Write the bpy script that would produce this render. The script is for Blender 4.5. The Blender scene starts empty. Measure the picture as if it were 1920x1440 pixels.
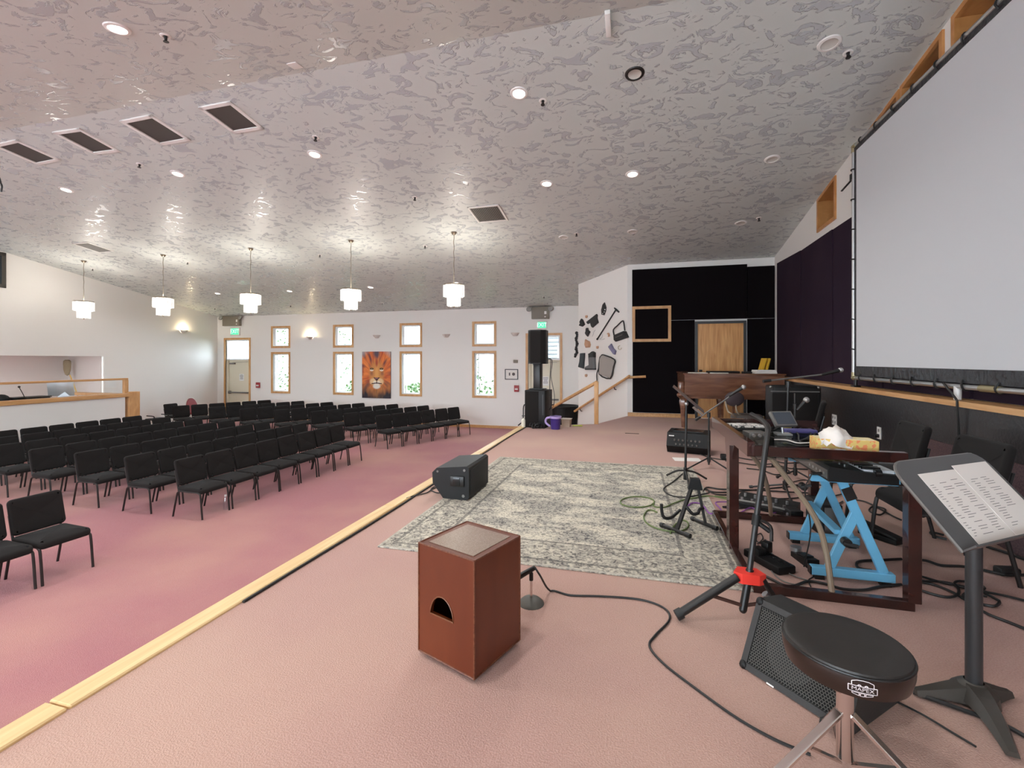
import bpy, bmesh, math, random
from mathutils import Vector, Matrix, Euler
R = math.radians
random.seed(7)
scene = bpy.context.scene
COL = scene.collection

# ------------------------------------------------------------------ camera
# room axes: +X towards the screen wall, +Y towards the window wall, z=0 stage floor
FPX, CX, HY = 850.0, 960.0, 675.0            # focal length and principal point, 1920x1440 frame
YAW = math.atan(0.267)
CY_, SY_ = math.cos(YAW), math.sin(YAW)
CAMZ = 1.32
cam_d = bpy.data.cameras.new('camera')
cam_d.sensor_fit = 'HORIZONTAL'; cam_d.sensor_width = 36.0
cam_d.lens = FPX / 1920 * 36.0
cam_d.shift_y = (HY - 720.0) / 1920.0
cam_d.clip_start = 0.05; cam_d.clip_end = 300
cam = bpy.data.objects.new('camera', cam_d)
cam.location = (0, 0, CAMZ); cam.rotation_euler = (R(90), 0, YAW)
COL.objects.link(cam); scene.camera = cam

# ------------------------------------------------------------------ world, exposure
vs = scene.view_settings
vs.view_transform = 'Standard'; vs.look = 'None'; vs.gamma = 1.0; vs.use_curve_mapping = False
vs.exposure = 0.12
world = bpy.data.worlds.new('world'); scene.world = world; world.use_nodes = True
wn = world.node_tree
wn.nodes['Background'].inputs['Color'].default_value = (0.77, 0.90, 1.0, 1)
wn.nodes['Background'].inputs['Strength'].default_value = 17.0
scene.cycles.max_bounces = 10; scene.cycles.diffuse_bounces = 5
scene.cycles.glossy_bounces = 3; scene.cycles.transmission_bounces = 4
scene.cycles.transparent_max_bounces = 12
scene.cycles.sample_clamp_indirect = 6.0
scene.cycles.caustics_reflective = False; scene.cycles.caustics_refractive = False
DOWNLIGHT_W = 24.0

# ------------------------------------------------------------------ pixel -> direction -> place
def ray(px, py):
    x = (px - CX) / FPX; z = -(py - HY) / FPX
    return Vector((CY_ * x - SY_, SY_ * x + CY_, z))
CAM = Vector((0, 0, CAMZ))
def G(px, py, z=0.0):                      # point on a level surface
    d = ray(px, py); return CAM + d * ((z - CAMZ) / d.z)
def AY(px, py, y):                         # point on a wall Y = y
    d = ray(px, py); return CAM + d * (y / d.y)
def AL(px, py, a, b):                      # point on an upright wall X = a + b*Y
    d = ray(px, py); return CAM + d * (a / (d.x - b * d.y))
CZ0, CSL, RIDGE = 5.088, 0.139, 4.245
def ceil_z(y): return CZ0 - CSL * y if y > RIDGE else CZ0 - CSL * (2 * RIDGE - y)
def AC(px, py):                            # point on the far ceiling slope
    d = ray(px, py); t = (CZ0 - CAMZ) / (d.z + CSL * d.y); return CAM + d * t
def ACN(px, py):                           # point on the near ceiling slope
    d = ray(px, py); t = (CZ0 - 2 * CSL * RIDGE - CAMZ) / (d.z - CSL * d.y); return CAM + d * t
def lerp(a, b, t): return a + (b - a) * t

# ------------------------------------------------------------------ materials
MATS = {}
def mat(name, col, rough=0.5, metal=0.0, spec=0.5, noise=None, bump=None, emit=None, sheen=0.0, coat=0.0):
    """noise=(scale, colour2, low, high[, detail]); bump=(scale, strength, distance)"""
    if name in MATS: return MATS[name]
    m = bpy.data.materials.new(name); m.use_nodes = True; MATS[name] = m
    nt = m.node_tree; N, L = nt.nodes, nt.links
    b = N['Principled BSDF']
    b.inputs['Base Color'].default_value = (*col, 1); b.inputs['Roughness'].default_value = rough
    b.inputs['Metallic'].default_value = metal; b.inputs['Specular IOR Level'].default_value = spec
    if sheen: b.inputs['Sheen Weight'].default_value = sheen
    if coat: b.inputs['Coat Weight'].default_value = coat
    if emit:
        b.inputs['Emission Color'].default_value = (*emit[0], 1); b.inputs['Emission Strength'].default_value = emit[1]
    if noise or bump:
        tc = N.new('ShaderNodeTexCoord')
    if noise:
        n = N.new('ShaderNodeTexNoise'); n.inputs['Scale'].default_value = noise[0]
        n.inputs['Detail'].default_value = noise[4] if len(noise) > 4 else 4
        L.new(tc.outputs['Object'], n.inputs['Vector'])
        r = N.new('ShaderNodeValToRGB'); L.new(n.outputs['Fac'], r.inputs['Fac'])
        r.color_ramp.elements[0].position = noise[2]; r.color_ramp.elements[1].position = noise[3]
        r.color_ramp.elements[0].color = (*col, 1); r.color_ramp.elements[1].color = (*noise[1], 1)
        L.new(r.outputs['Color'], b.inputs['Base Color'])
    if bump:
        n2 = N.new('ShaderNodeTexNoise'); n2.inputs['Scale'].default_value = bump[0]; n2.inputs['Detail'].default_value = 3
        L.new(tc.outputs['Object'], n2.inputs['Vector'])
        bp = N.new('ShaderNodeBump'); bp.inputs['Strength'].default_value = bump[1]; bp.inputs['Distance'].default_value = bump[2]
        L.new(n2.outputs['Fac'], bp.inputs['Height']); L.new(bp.outputs['Normal'], b.inputs['Normal'])
    return m

def wood(name, c1, c2, rough=0.4, scale=(1, 1, 12), wscale=3.0, coat=0.0):
    if name in MATS: return MATS[name]
    m = mat(name, c1, rough, coat=coat); nt = m.node_tree; N, L = nt.nodes, nt.links; b = N['Principled BSDF']
    tc = N.new('ShaderNodeTexCoord'); mp = N.new('ShaderNodeMapping'); mp.inputs['Scale'].default_value = scale
    n = N.new('ShaderNodeTexNoise'); n.inputs['Scale'].default_value = wscale; n.inputs['Detail'].default_value = 6; n.inputs['Distortion'].default_value = 0.6
    r = N.new('ShaderNodeValToRGB'); r.color_ramp.elements[0].position = 0.35; r.color_ramp.elements[1].position = 0.68
    r.color_ramp.elements[0].color = (*c1, 1); r.color_ramp.elements[1].color = (*c2, 1)
    L.new(tc.outputs['Object'], mp.inputs['Vector']); L.new(mp.outputs['Vector'], n.inputs['Vector'])
    L.new(n.outputs['Fac'], r.inputs['Fac']); L.new(r.outputs['Color'], b.inputs['Base Color'])
    return m

def carpet(name, c1, c2, c3):
    m = bpy.data.materials.new(name); m.use_nodes = True; MATS[name] = m
    nt = m.node_tree; N, L = nt.nodes, nt.links; b = N['Principled BSDF']
    b.inputs['Roughness'].default_value = 0.95; b.inputs['Specular IOR Level'].default_value = 0.1; b.inputs['Sheen Weight'].default_value = 0.15
    tc = N.new('ShaderNodeTexCoord')
    n1 = N.new('ShaderNodeTexNoise'); n1.inputs['Scale'].default_value = 0.55; n1.inputs['Detail'].default_value = 5
    n2 = N.new('ShaderNodeTexNoise'); n2.inputs['Scale'].default_value = 160; n2.inputs['Detail'].default_value = 2
    r1 = N.new('ShaderNodeValToRGB'); r1.color_ramp.elements[0].position = 0.38; r1.color_ramp.elements[1].position = 0.62
    r1.color_ramp.elements[0].color = (*c1, 1); r1.color_ramp.elements[1].color = (*c2, 1)
    r2 = N.new('ShaderNodeValToRGB'); r2.color_ramp.elements[0].position = 0.35; r2.color_ramp.elements[1].position = 0.7
    mx = N.new('ShaderNodeMixRGB'); mx.blend_type = 'MIX'; mx.inputs['Color2'].default_value = (*c3, 1)
    L.new(tc.outputs['Object'], n1.inputs['Vector']); L.new(tc.outputs['Object'], n2.inputs['Vector'])
    L.new(n1.outputs['Fac'], r1.inputs['Fac']); L.new(n2.outputs['Fac'], r2.inputs['Fac'])
    r2.color_ramp.elements[0].color = (0, 0, 0, 1); r2.color_ramp.elements[1].color = (0.5, 0.5, 0.5, 1)
    L.new(r2.outputs['Color'], mx.inputs['Fac']); L.new(r1.outputs['Color'], mx.inputs['Color1']); L.new(mx.outputs['Color'], b.inputs['Base Color'])
    bp = N.new('ShaderNodeBump'); bp.inputs['Strength'].default_value = 0.6; bp.inputs['Distance'].default_value = 0.006
    L.new(n2.outputs['Fac'], bp.inputs['Height']); L.new(bp.outputs['Normal'], b.inputs['Normal'])
    return m

def ceiling_mat():
    m = bpy.data.materials.new('knockdown_plaster'); m.use_nodes = True
    nt = m.node_tree; N, L = nt.nodes, nt.links; b = N['Principled BSDF']
    tc = N.new('ShaderNodeTexCoord'); mp = N.new('ShaderNodeMapping'); mp.inputs['Scale'].default_value = (1.0, 1.35, 1.0)
    n1 = N.new('ShaderNodeTexNoise'); n1.inputs['Scale'].default_value = 4.6; n1.inputs['Detail'].default_value = 5; n1.inputs['Distortion'].default_value = 1.3; n1.inputs['Roughness'].default_value = 0.6
    L.new(tc.outputs['Object'], mp.inputs['Vector']); L.new(mp.outputs['Vector'], n1.inputs['Vector'])
    r = N.new('ShaderNodeValToRGB'); r.color_ramp.elements[0].position = 0.545; r.color_ramp.elements[1].position = 0.58
    L.new(n1.outputs['Fac'], r.inputs['Fac'])
    c = N.new('ShaderNodeMixRGB'); c.inputs['Color1'].default_value = (0.61, 0.645, 0.62, 1); c.inputs['Color2'].default_value = (0.515, 0.55, 0.568, 1)
    L.new(r.outputs['Color'], c.inputs['Fac']); L.new(c.outputs['Color'], b.inputs['Base Color'])
    mr = N.new('ShaderNodeMapRange'); mr.inputs['To Min'].default_value = 0.48; mr.inputs['To Max'].default_value = 0.24
    L.new(r.outputs['Color'], mr.inputs['Value']); L.new(mr.outputs['Result'], b.inputs['Roughness'])
    bp = N.new('ShaderNodeBump'); bp.inputs['Strength'].default_value = 0.7; bp.inputs['Distance'].default_value = 0.014
    L.new(r.outputs['Color'], bp.inputs['Height']); L.new(bp.outputs['Normal'], b.inputs['Normal'])
    return m

def glass_mat(name, tint=(1, 1, 1), refl=0.08):
    m = bpy.data.materials.new(name); m.use_nodes = True; MATS[name] = m
    nt = m.node_tree; N, L = nt.nodes, nt.links; N.remove(N['Principled BSDF'])
    t = N.new('ShaderNodeBsdfTransparent'); t.inputs['Color'].default_value = (*tint, 1)
    g = N.new('ShaderNodeBsdfGlossy'); g.inputs['Roughness'].default_value = 0.03
    mx = N.new('ShaderNodeMixShader'); mx.inputs['Fac'].default_value = refl
    L.new(t.outputs[0], mx.inputs[1]); L.new(g.outputs[0], mx.inputs[2]); L.new(mx.outputs[0], N['Material Output'].inputs['Surface'])
    return m

def rug_mat():
    m = bpy.data.materials.new('distressed_rug'); m.use_nodes = True
    nt = m.node_tree; N, L = nt.nodes, nt.links; b = N['Principled BSDF']
    b.inputs['Roughness'].default_value = 0.95; b.inputs['Specular IOR Level'].default_value = 0.1
    tc = N.new('ShaderNodeTexCoord'); sp = N.new('ShaderNodeSeparateXYZ'); L.new(tc.outputs['Object'], sp.inputs[0])
    def noise(s, d, dist=0.0, sc=None):
        n = N.new('ShaderNodeTexNoise'); n.inputs['Scale'].default_value = s; n.inputs['Detail'].default_value = d; n.inputs['Distortion'].default_value = dist
        if sc:
            mp = N.new('ShaderNodeMapping'); mp.inputs['Scale'].default_value = sc
            L.new(tc.outputs['Object'], mp.inputs['Vector']); L.new(mp.outputs['Vector'], n.inputs['Vector'])
        else: L.new(tc.outputs['Object'], n.inputs['Vector'])
        return n.outputs['Fac']
    def ramp(s, stops):
        r = N.new('ShaderNodeValToRGB'); L.new(s, r.inputs['Fac']); e = r.color_ramp.elements
        e[0].position, e[0].color = stops[0][0], (*stops[0][1], 1); e[1].position, e[1].color = stops[-1][0], (*stops[-1][1], 1)
        for p, c in stops[1:-1]:
            q = e.new(p); q.color = (*c, 1)
        return r.outputs['Color']
    def mth(op, a, c=None):
        n = N.new('ShaderNodeMath'); n.operation = op
        for i, v in enumerate((a, c)):
            if v is None: continue
            if isinstance(v, (int, float)): n.inputs[i].default_value = v
            else: L.new(v, n.inputs[i])
        return n.outputs[0]
    def mix(f, a, c, bt='MIX'):
        n = N.new('ShaderNodeMixRGB'); n.blend_type = bt
        for k, v in zip(('Fac', 'Color1', 'Color2'), (f, a, c)):
            if isinstance(v, (int, float)): n.inputs[k].default_value = v
            elif isinstance(v, tuple): n.inputs[k].default_value = (*v, 1)
            else: L.new(v, n.inputs[k])
        return n.outputs['Color']
    cream, grey, dark = (0.66, 0.60, 0.48), (0.33, 0.31, 0.28), (0.06, 0.055, 0.056)
    fine = noise(34, 6, 1.5)
    big = noise(3.2, 6, 0.5, (0.7, 1.6, 1))
    base = ramp(fine, [(0.36, dark), (0.46, grey), (0.53, cream), (0.7, (0.62, 0.58, 0.5))])
    worn = ramp(big, [(0.44, (0, 0, 0)), (0.57, (1, 1, 1))])
    field = mix(worn, mix(0.45, base, (0.17, 0.162, 0.16)), mix(0.35, base, (0.72, 0.655, 0.53)))
    # border bands
    ax = mth('ABSOLUTE', sp.outputs['X']); ay = mth('ABSOLUTE', sp.outputs['Y'])
    ex = mth('SUBTRACT', 1.22, ax); ey = mth('SUBTRACT', 1.525, ay)
    ed = mth('MINIMUM', ex, ey)
    band = mth('LESS_THAN', ed, 0.38)
    orn = noise(11, 3, 2.5)
    bo = ramp(orn, [(0.42, (0.09, 0.083, 0.085)), (0.52, (0.36, 0.33, 0.28)), (0.6, (0.62, 0.57, 0.46))])
    bcol = mix(0.45, bo, base)
    c = mix(mth('MULTIPLY', band, 0.8), field, bcol)
    for lo, hi, cc in ((0.37, 0.395, (0.10, 0.095, 0.095)), (0.075, 0.1, (0.12, 0.115, 0.11)), (0.0, 0.02, (0.5, 0.47, 0.4))):
        f = mth('MULTIPLY', mth('GREATER_THAN', ed, lo), mth('LESS_THAN', ed, hi))
        c = mix(mth('MULTIPLY', f, 0.6), c, cc)
    L.new(c, b.inputs['Base Color'])
    bp = N.new('ShaderNodeBump'); bp.inputs['Strength'].default_value = 0.4; bp.inputs['Distance'].default_value = 0.004
    L.new(fine, bp.inputs['Height']); L.new(bp.outputs['Normal'], b.inputs['Normal'])
    return m

def attr_mat(name, attr='print', rough=0.7):
    m = bpy.data.materials.new(name); m.use_nodes = True; MATS[name] = m
    a = m.node_tree.nodes.new('ShaderNodeAttribute'); a.attribute_name = attr
    m.node_tree.links.new(a.outputs['Color'], m.node_tree.nodes['Principled BSDF'].inputs['Base Color'])
    m.node_tree.nodes['Principled BSDF'].inputs['Roughness'].default_value = rough
    return m

WALL = mat('wall_paint', (0.83, 0.805, 0.77), 0.6, bump=(60, 0.12, 0.004))
CEIL = ceiling_mat()
FLOOR = carpet('carpet_rose', (0.335, 0.115, 0.135), (0.415, 0.195, 0.165), (0.48, 0.245, 0.235))
STAGE = carpet('carpet_peach', (0.415, 0.235, 0.205), (0.485, 0.305, 0.24), (0.60, 0.41, 0.35))
OAK = wood('oak_trim', (0.52, 0.27, 0.10), (0.66, 0.37, 0.16), 0.4, (1, 1, 0.35), 9)
OAKX = wood('oak_rail', (0.52, 0.27, 0.10), (0.66, 0.38, 0.17), 0.35, (8, 0.6, 8), 4)
NOSE = wood('pale_nosing', (0.66, 0.44, 0.20), (0.80, 0.58, 0.30), 0.45, (9, 0.5, 9), 3)
DOORW = wood('veneer_door', (0.58, 0.265, 0.09), (0.80, 0.44, 0.18), 0.35, (9, 9, 0.7), 2.2)
MAHOG = wood('mahogany', (0.016, 0.005, 0.004), (0.045, 0.011, 0.008), 0.22, (4, 4, 4), 3, coat=0.4)
PIANO = wood('walnut_piano', (0.11, 0.042, 0.022), (0.20, 0.082, 0.042), 0.25, (0.8, 4, 5), 3, coat=0.5)
CAJON = wood('cajon_varnish', (0.105, 0.018, 0.004), (0.140, 0.028, 0.007), 0.36, (2, 2, 0.5), 3, coat=0.08)
BLACKF = mat('black_fabric', (0.013, 0.0112, 0.0108), 0.9, spec=0.2, sheen=0.05, bump=(400, 0.3, 0.001))
BLACKM = mat('black_metal', (0.011, 0.010, 0.0095), 0.38)
BLACKP = mat('black_plastic', (0.0095, 0.0092, 0.0093), 0.5, spec=0.3, bump=(250, 0.15, 0.001))
BLACKG = mat('black_gloss', (0.012, 0.012, 0.013), 0.2)
RUBBER = mat('cable_rubber', (0.012, 0.012, 0.012), 0.5)
PANEL = mat('plum_panel_fabric', (0.020, 0.010, 0.022), 0.9, spec=0.2, noise=(1.2, (0.026, 0.014, 0.026), 0.4, 0.6), bump=(300, 0.25, 0.001))
PANELK = mat('black_panel_fabric', (0.005, 0.0035, 0.0045), 0.92, spec=0.1, bump=(300, 0.25, 0.001))
DARKW = mat('dark_textured_paint', (0.028, 0.026, 0.028), 0.32, bump=(38, 0.5, 0.006))
WHITE = mat('white_paint', (0.80, 0.79, 0.77), 0.4)
VINYL = mat('white_vinyl', (0.82, 0.84, 0.86), 0.35)
PAPER = mat('paper', (0.82, 0.78, 0.74), 0.8)
INK = mat('ink', (0.10, 0.09, 0.09), 0.8)
CHROME = mat('chrome', (0.72, 0.66, 0.63), 0.18, metal=1.0)
STEEL = mat('galvanised_steel', (0.55, 0.56, 0.57), 0.35, metal=0.9)
GREYM = mat('grey_metal', (0.20, 0.19, 0.18), 0.4, metal=0.6)
TAUPE = mat('taupe_plastic', (0.20, 0.175, 0.14), 0.5)
CREAM = mat('cream_door_paint', (0.74, 0.68, 0.54), 0.45)
SCREEN = mat('projection_screen', (0.60, 0.61, 0.635), 0.75)
BLUE = mat('sky_blue_steel', (0.155, 0.46, 0.70), 0.35)
RED = mat('red_plastic', (0.80, 0.045, 0.03), 0.4)
TAN = mat('tan_tube', (0.26, 0.20, 0.14), 0.42)
GLASS = glass_mat('window_glass', (0.84, 0.86, 0.87), 0.05)
TINTG = glass_mat('tinted_glass', (0.05, 0.055, 0.07), 0.06)
TGLASS = glass_mat('table_glass', (0.55, 0.62, 0.62), 0.16)
EMIT_CAN = mat('lamp_diffuser', (0.9, 0.9, 0.88), 0.5, emit=((1, 0.95, 0.88), 6.0))
CRYSTAL = mat('lit_crystal', (0.9, 0.9, 0.9), 0.15, emit=((1.0, 0.96, 0.90), 0.55))
GRILLE = mat('grille_mesh', (0.07, 0.062, 0.055), 0.7, bump=(220, 0.5, 0.004))

# ------------------------------------------------------------------ mesh builder
class MB:
    def __init__(s): s.v = []; s.f = []
    def add(s, vs, fs):
        o = len(s.v); s.v.extend(Vector(v) for v in vs); s.f.extend([tuple(i + o for i in f) for f in fs]); return s
    def bm(s, bm, M=None):
        bm.verts.index_update()
        s.add([(M @ v.co if M else v.co.copy()) for v in bm.verts], [[v.index for v in f.verts] for f in bm.faces]); bm.free(); return s
    def box(s, c, d, rot=None, bev=0.0, seg=2):
        b = bmesh.new(); bmesh.ops.create_cube(b, size=1.0, matrix=Matrix.Diagonal((*d, 1)))
        if bev > 0: bmesh.ops.bevel(b, geom=list(b.edges), offset=bev, segments=seg, affect='EDGES', profile=0.5)
        M = Matrix.Translation(Vector(c))
        if rot is not None: M = M @ (rot if isinstance(rot, Matrix) else Euler(rot).to_matrix().to_4x4())
        return s.bm(b, M)
    def rng(s, a, b, bev=0.0, seg=2):          # box from min corner to max corner
        a, b = Vector(a), Vector(b); return s.box((a + b) / 2, b - a, None, bev, seg)
    def bar(s, p, q, w, h, up=(0, 0, 1), bev=0.0):   # square bar between two points
        p, q = Vector(p), Vector(q); d = q - p; L = d.length; z = d.normalized(); u = Vector(up)
        x = u.cross(z)
        if x.length < 1e-4: x = Vector((1, 0, 0)).cross(z)
        x.normalize(); y = z.cross(x)
        M = Matrix((x, y, z)).transposed().to_4x4()
        return s.box((p + q) / 2, (w, h, L), M, bev, 1)
    def cyl(s, p, q, r, r2=None, n=14, cap=True):
        p, q = Vector(p), Vector(q); r2 = r if r2 is None else r2
        z = (q - p).normalized(); x = z.orthogonal().normalized(); y = z.cross(x)
        vs = []; fs = []
        for c, rr in ((p, r), (q, r2)):
            for i in range(n):
                a = 2 * math.pi * i / n; vs.append(c + (x * math.cos(a) + y * math.sin(a)) * rr)
        for i in range(n): fs.append((i, (i + 1) % n, n + (i + 1) % n, n + i))
        if cap: fs.append(tuple(range(n - 1, -1, -1))); fs.append(tuple(range(n, 2 * n)))
        return s.add(vs, fs)
    def tube(s, pts, r, n=8, smooth=0, closed=False, zmin=None):
        pts = [Vector(p) for p in pts]
        if smooth: pts = spline(pts, smooth, closed)
        if zmin is not None:
            for p in pts: p.z = max(p.z, zmin)
        m = len(pts); vs = []; fs = []; px = None
        for k, p in enumerate(pts):
            a = pts[(k - 1) % m] if (closed or k > 0) else p; b = pts[(k + 1) % m] if (closed or k < m - 1) else p
            t = (b - a).normalized() if (b - a).length > 1e-9 else Vector((0, 0, 1))
            if px is None: px = t.orthogonal().normalized()
            else:
                px = px - t * px.dot(t)
                px = px.normalized() if px.length > 1e-6 else t.orthogonal().normalized()
            y = t.cross(px); rr = r[k * len(r) // m] if isinstance(r, (list, tuple)) else r
            for i in range(n):
                an = 2 * math.pi * i / n; vs.append(p + (px * math.cos(an) + y * math.sin(an)) * rr)
        for k in range(m if closed else m - 1):
            a = k * n; b = ((k + 1) % m) * n
            for i in range(n): fs.append((a + i, a + (i + 1) % n, b + (i + 1) % n, b + i))
        if not closed: fs.append(tuple(range(n - 1, -1, -1))); fs.append(tuple((m - 1) * n + i for i in range(n)))
        return s.add(vs, fs)
    def lathe(s, prof, n=24, c=(0, 0, 0), M=None, arc=None):
        vs = []; fs = []; c = Vector(c); k = len(prof); full = arc is None
        steps = n if full else n + 1
        for i in range(steps):
            a = 2 * math.pi * i / n if full else lerp(arc[0], arc[1], i / n)
            for (r, z) in prof:
                p = Vector((r * math.cos(a), r * math.sin(a), z)); vs.append((M @ p if M else p) + c)
        for i in range(n):
            j = (i + 1) % steps
            for q in range(k - 1): fs.append((i * k + q, j * k + q, j * k + q + 1, i * k + q + 1))
        return s.add(vs, fs)
    def ball(s, c, r, n=12, M=None):
        b = bmesh.new(); bmesh.ops.create_uvsphere(b, u_segments=n, v_segments=max(6, n // 2 + 1), radius=1.0)
        rr = r if isinstance(r, (tuple, list)) else (r, r, r)
        return s.bm(b, Matrix.Translation(Vector(c)) @ (M if M else Matrix.Identity(4)) @ Matrix.Diagonal((*rr, 1)))
    def prism(s, poly, fn, d0, d1):              # poly of (a,b), fn(a,b,depth) -> point
        n = len(poly); vs = [fn(a, b, d0) for a, b in poly] + [fn(a, b, d1) for a, b in poly]
        fs = [tuple(range(n - 1, -1, -1)), tuple(range(n, 2 * n))]
        for i in range(n): fs.append((i, (i + 1) % n, n + (i + 1) % n, n + i))
        return s.add(vs, fs)
    def mesh(s, name, off=None):
        me = bpy.data.meshes.new(name); o = Vector(off) if off is not None else Vector((0, 0, 0))
        b = bmesh.new(); vv = [b.verts.new(v - o) for v in s.v]
        for f in s.f:
            try: b.faces.new([vv[i] for i in f])
            except ValueError: pass
        bmesh.ops.recalc_face_normals(b, faces=b.faces); b.to_mesh(me); b.free()
        return me

def spline(pts, k, closed=False):
    out = []; m = len(pts); rng = range(m) if closed else range(m - 1)
    for i in rng:
        p1, p2 = pts[i], pts[(i + 1) % m]
        p0 = pts[(i - 1) % m] if (closed or i > 0) else p1 * 2 - p2
        p3 = pts[(i + 2) % m] if (closed or i + 2 < m) else p2 * 2 - p1
        for j in range(k):
            t = j / k
            out.append(0.5 * ((2 * p1) + (p2 - p0) * t + (2 * p0 - 5 * p1 + 4 * p2 - p3) * t * t + (3 * p1 - p0 - 3 * p2 + p3) * t ** 3))
    if not closed: out.append(pts[-1])
    return out

def obj(name, mb, m, parent=None, off=None, smooth=35):
    me = mb.mesh(name, off) if isinstance(mb, MB) else mb
    if m is not None and not me.materials: me.materials.append(m)
    if smooth:
        me.polygons.foreach_set('use_smooth', [True] * len(me.polygons)); me.set_sharp_from_angle(angle=R(smooth))
    o = bpy.data.objects.new(name, me); COL.objects.link(o)
    if parent: o.parent = parent
    elif off is not None: o.location = off
    return o

def tag(o, label=None, cat=None, group=None, kind=None):
    if label: o['label'] = label
    if cat: o['category'] = cat
    if group: o['group'] = group
    if kind: o['kind'] = kind
    return o

class Thing:
    """an Empty at the thing's base; parts are built in room coordinates (world=True) or local ones"""
    def __init__(s, name, label, cat, loc=(0, 0, 0), rz=0.0, group=None, world=True, kind=None, rot=None):
        s.o = bpy.data.objects.new(name, None); COL.objects.link(s.o); s.o.empty_display_size = 0.1
        s.o.location = loc; s.o.rotation_euler = rot if rot else (0, 0, rz); s.world = world
        tag(s.o, label, cat, group, kind)
    def part(s, name, mb, m, parent=None, smooth=35, label=None, kind=None):
        off = s.o.location if s.world else None
        o = obj(name, mb, m, None, None if not s.world else off, smooth)
        o.location = (0, 0, 0); o.parent = parent or s.o
        tag(o, label, None, None, kind); return o

def single(name, mb, m, label, cat, base, group=None, smooth=35, kind=None):
    return tag(obj(name, mb, m, None, base, smooth), label, cat, group, kind)
def copy_tree(o, parent=None):
    c = o.copy(); COL.objects.link(c); c.parent = parent
    for ch in list(o.children): copy_tree(ch, c)
    return c
def struct(name, mb, m, smooth=0, label=None, cat=None):
    o = obj(name, mb, m, None, None, smooth); o['kind'] = 'structure'
    if label: o['label'] = label
    if cat: o['category'] = cat
    return o
def textmesh(s, size):
    cu = bpy.data.curves.new('t', 'FONT'); cu.body = s; cu.size = size; cu.align_x = 'CENTER'; cu.align_y = 'CENTER'; cu.resolution_u = 3
    o = bpy.data.objects.new('t', cu); COL.objects.link(o)
    dg = bpy.context.evaluated_depsgraph_get(); me = bpy.data.meshes.new_from_object(o.evaluated_get(dg))
    vs = [v.co.copy() for v in me.vertices]; fs = [tuple(p.vertices) for p in me.polygons]
    bpy.data.objects.remove(o); bpy.data.curves.remove(cu); bpy.data.meshes.remove(me)
    return vs, fs
ORD = ['', 'first', 'second', 'third', 'fourth', 'fifth', 'sixth', 'seventh', 'eighth']
# ================================================================== ROOM SHELL
FZ = -0.97                                     # audience floor
YF, YB, YN = 14.57, 11.01, -6.1                # window wall, stage back wall, wall behind the camera
LA, LB = -14.12, -0.14                         # left wall X = LA + LB*Y
RA, RB = 2.58, 0.036                           # screen wall X = RA + RB*Y
def lx(y): return LA + LB * y
def rx(y): return RA + RB * y
TOP = 4.7

struct('floor', MB().add([(-18, YN - .2, FZ), (3.4, YN - .2, FZ), (3.4, YF + .3, FZ), (-18, YF + .3, FZ)], [(0, 1, 2, 3)]).add(
    [(-17, YN - .2, FZ - .1), (3.4, YN - .2, FZ - .1), (3.4, YF + .3, FZ - .1), (-17, YF + .3, FZ - .1)], [(3, 2, 1, 0)]), FLOOR)
cz = [(YN - .2, ceil_z(YN - .2)), (RIDGE, ceil_z(RIDGE)), (YF + .3, ceil_z(YF + .3))]
cb = MB()
for (y0, z0), (y1, z1) in zip(cz, cz[1:]):
    cb.add([(-17, y0, z0), (3.4, y0, z0), (3.4, y1, z1), (-17, y1, z1)], [(0, 1, 2, 3)])
    cb.add([(-17, y0, z0 + .12), (3.4, y0, z0 + .12), (3.4, y1, z1 + .12), (-17, y1, z1 + .12)], [(3, 2, 1, 0)])
struct('ceiling', cb, CEIL)

# stage platform
PO, CO = Vector((-0.73, 9.48, 0)), Vector((-0.13, 11.02, 0))
sp = [(-2.13, YN), (rx(YN) + .1, YN), (rx(YB) + .1, YB + .1), (CO.x, CO.y), (PO.x, PO.y), (-2.13, 8.84)]
struct('floor_stage', MB().prism(sp, lambda a, b, d: Vector((a, b, d)), FZ, 0.0), STAGE)
stp = MB(); dd = Vector((-.7071, .7071, 0))
for k in range(1, 6):
    a, b, c, d = PO + dd * .28 * (k - 1), CO + dd * .28 * (k - 1), CO + dd * .28 * k, PO + dd * .28 * k
    stp.prism([(p.x, p.y) for p in (a, b, c, d)], lambda x, y, q: Vector((x, y, q)), FZ, -.162 * k)
struct('floor_steps', stp, STAGE)
# pale wooden nosing along the stage edge
nz = MB(); y = YN
while y < 8.8:
    y2 = min(y + 2.44, 8.84); nz.rng((-2.17, y + .003, -.035), (-2.055, y2 - .003, .014), .006, 1); y = y2
struct('trim_1', nz, NOSE)

def holed(fn, u0, u1, z0, z1, th, holes):
    us = sorted({u0, u1, *[h[0] for h in holes], *[h[1] for h in holes]}); zs = sorted({z0, z1, *[h[2] for h in holes], *[h[3] for h in holes]})
    inh = lambda u, z: any(h[0] < u < h[1] and h[2] < z < h[3] for h in holes)
    mb = MB()
    for ua, ub in zip(us, us[1:]):
        for za, zb in zip(zs, zs[1:]):
            if inh((ua + ub) / 2, (za + zb) / 2): continue
            for d in (0, th): mb.add([fn(ua, za, d), fn(ub, za, d), fn(ub, zb, d), fn(ua, zb, d)], [(0, 1, 2, 3)])
    for a, b, c, e in holes:
        for p, q in (((a, c), (b, c)), ((b, c), (b, e)), ((b, e), (a, e)), ((a, e), (a, c))):
            mb.add([fn(*p, 0), fn(*q, 0), fn(*q, th), fn(*p, th)], [(0, 1, 2, 3)])
    return mb

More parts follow.
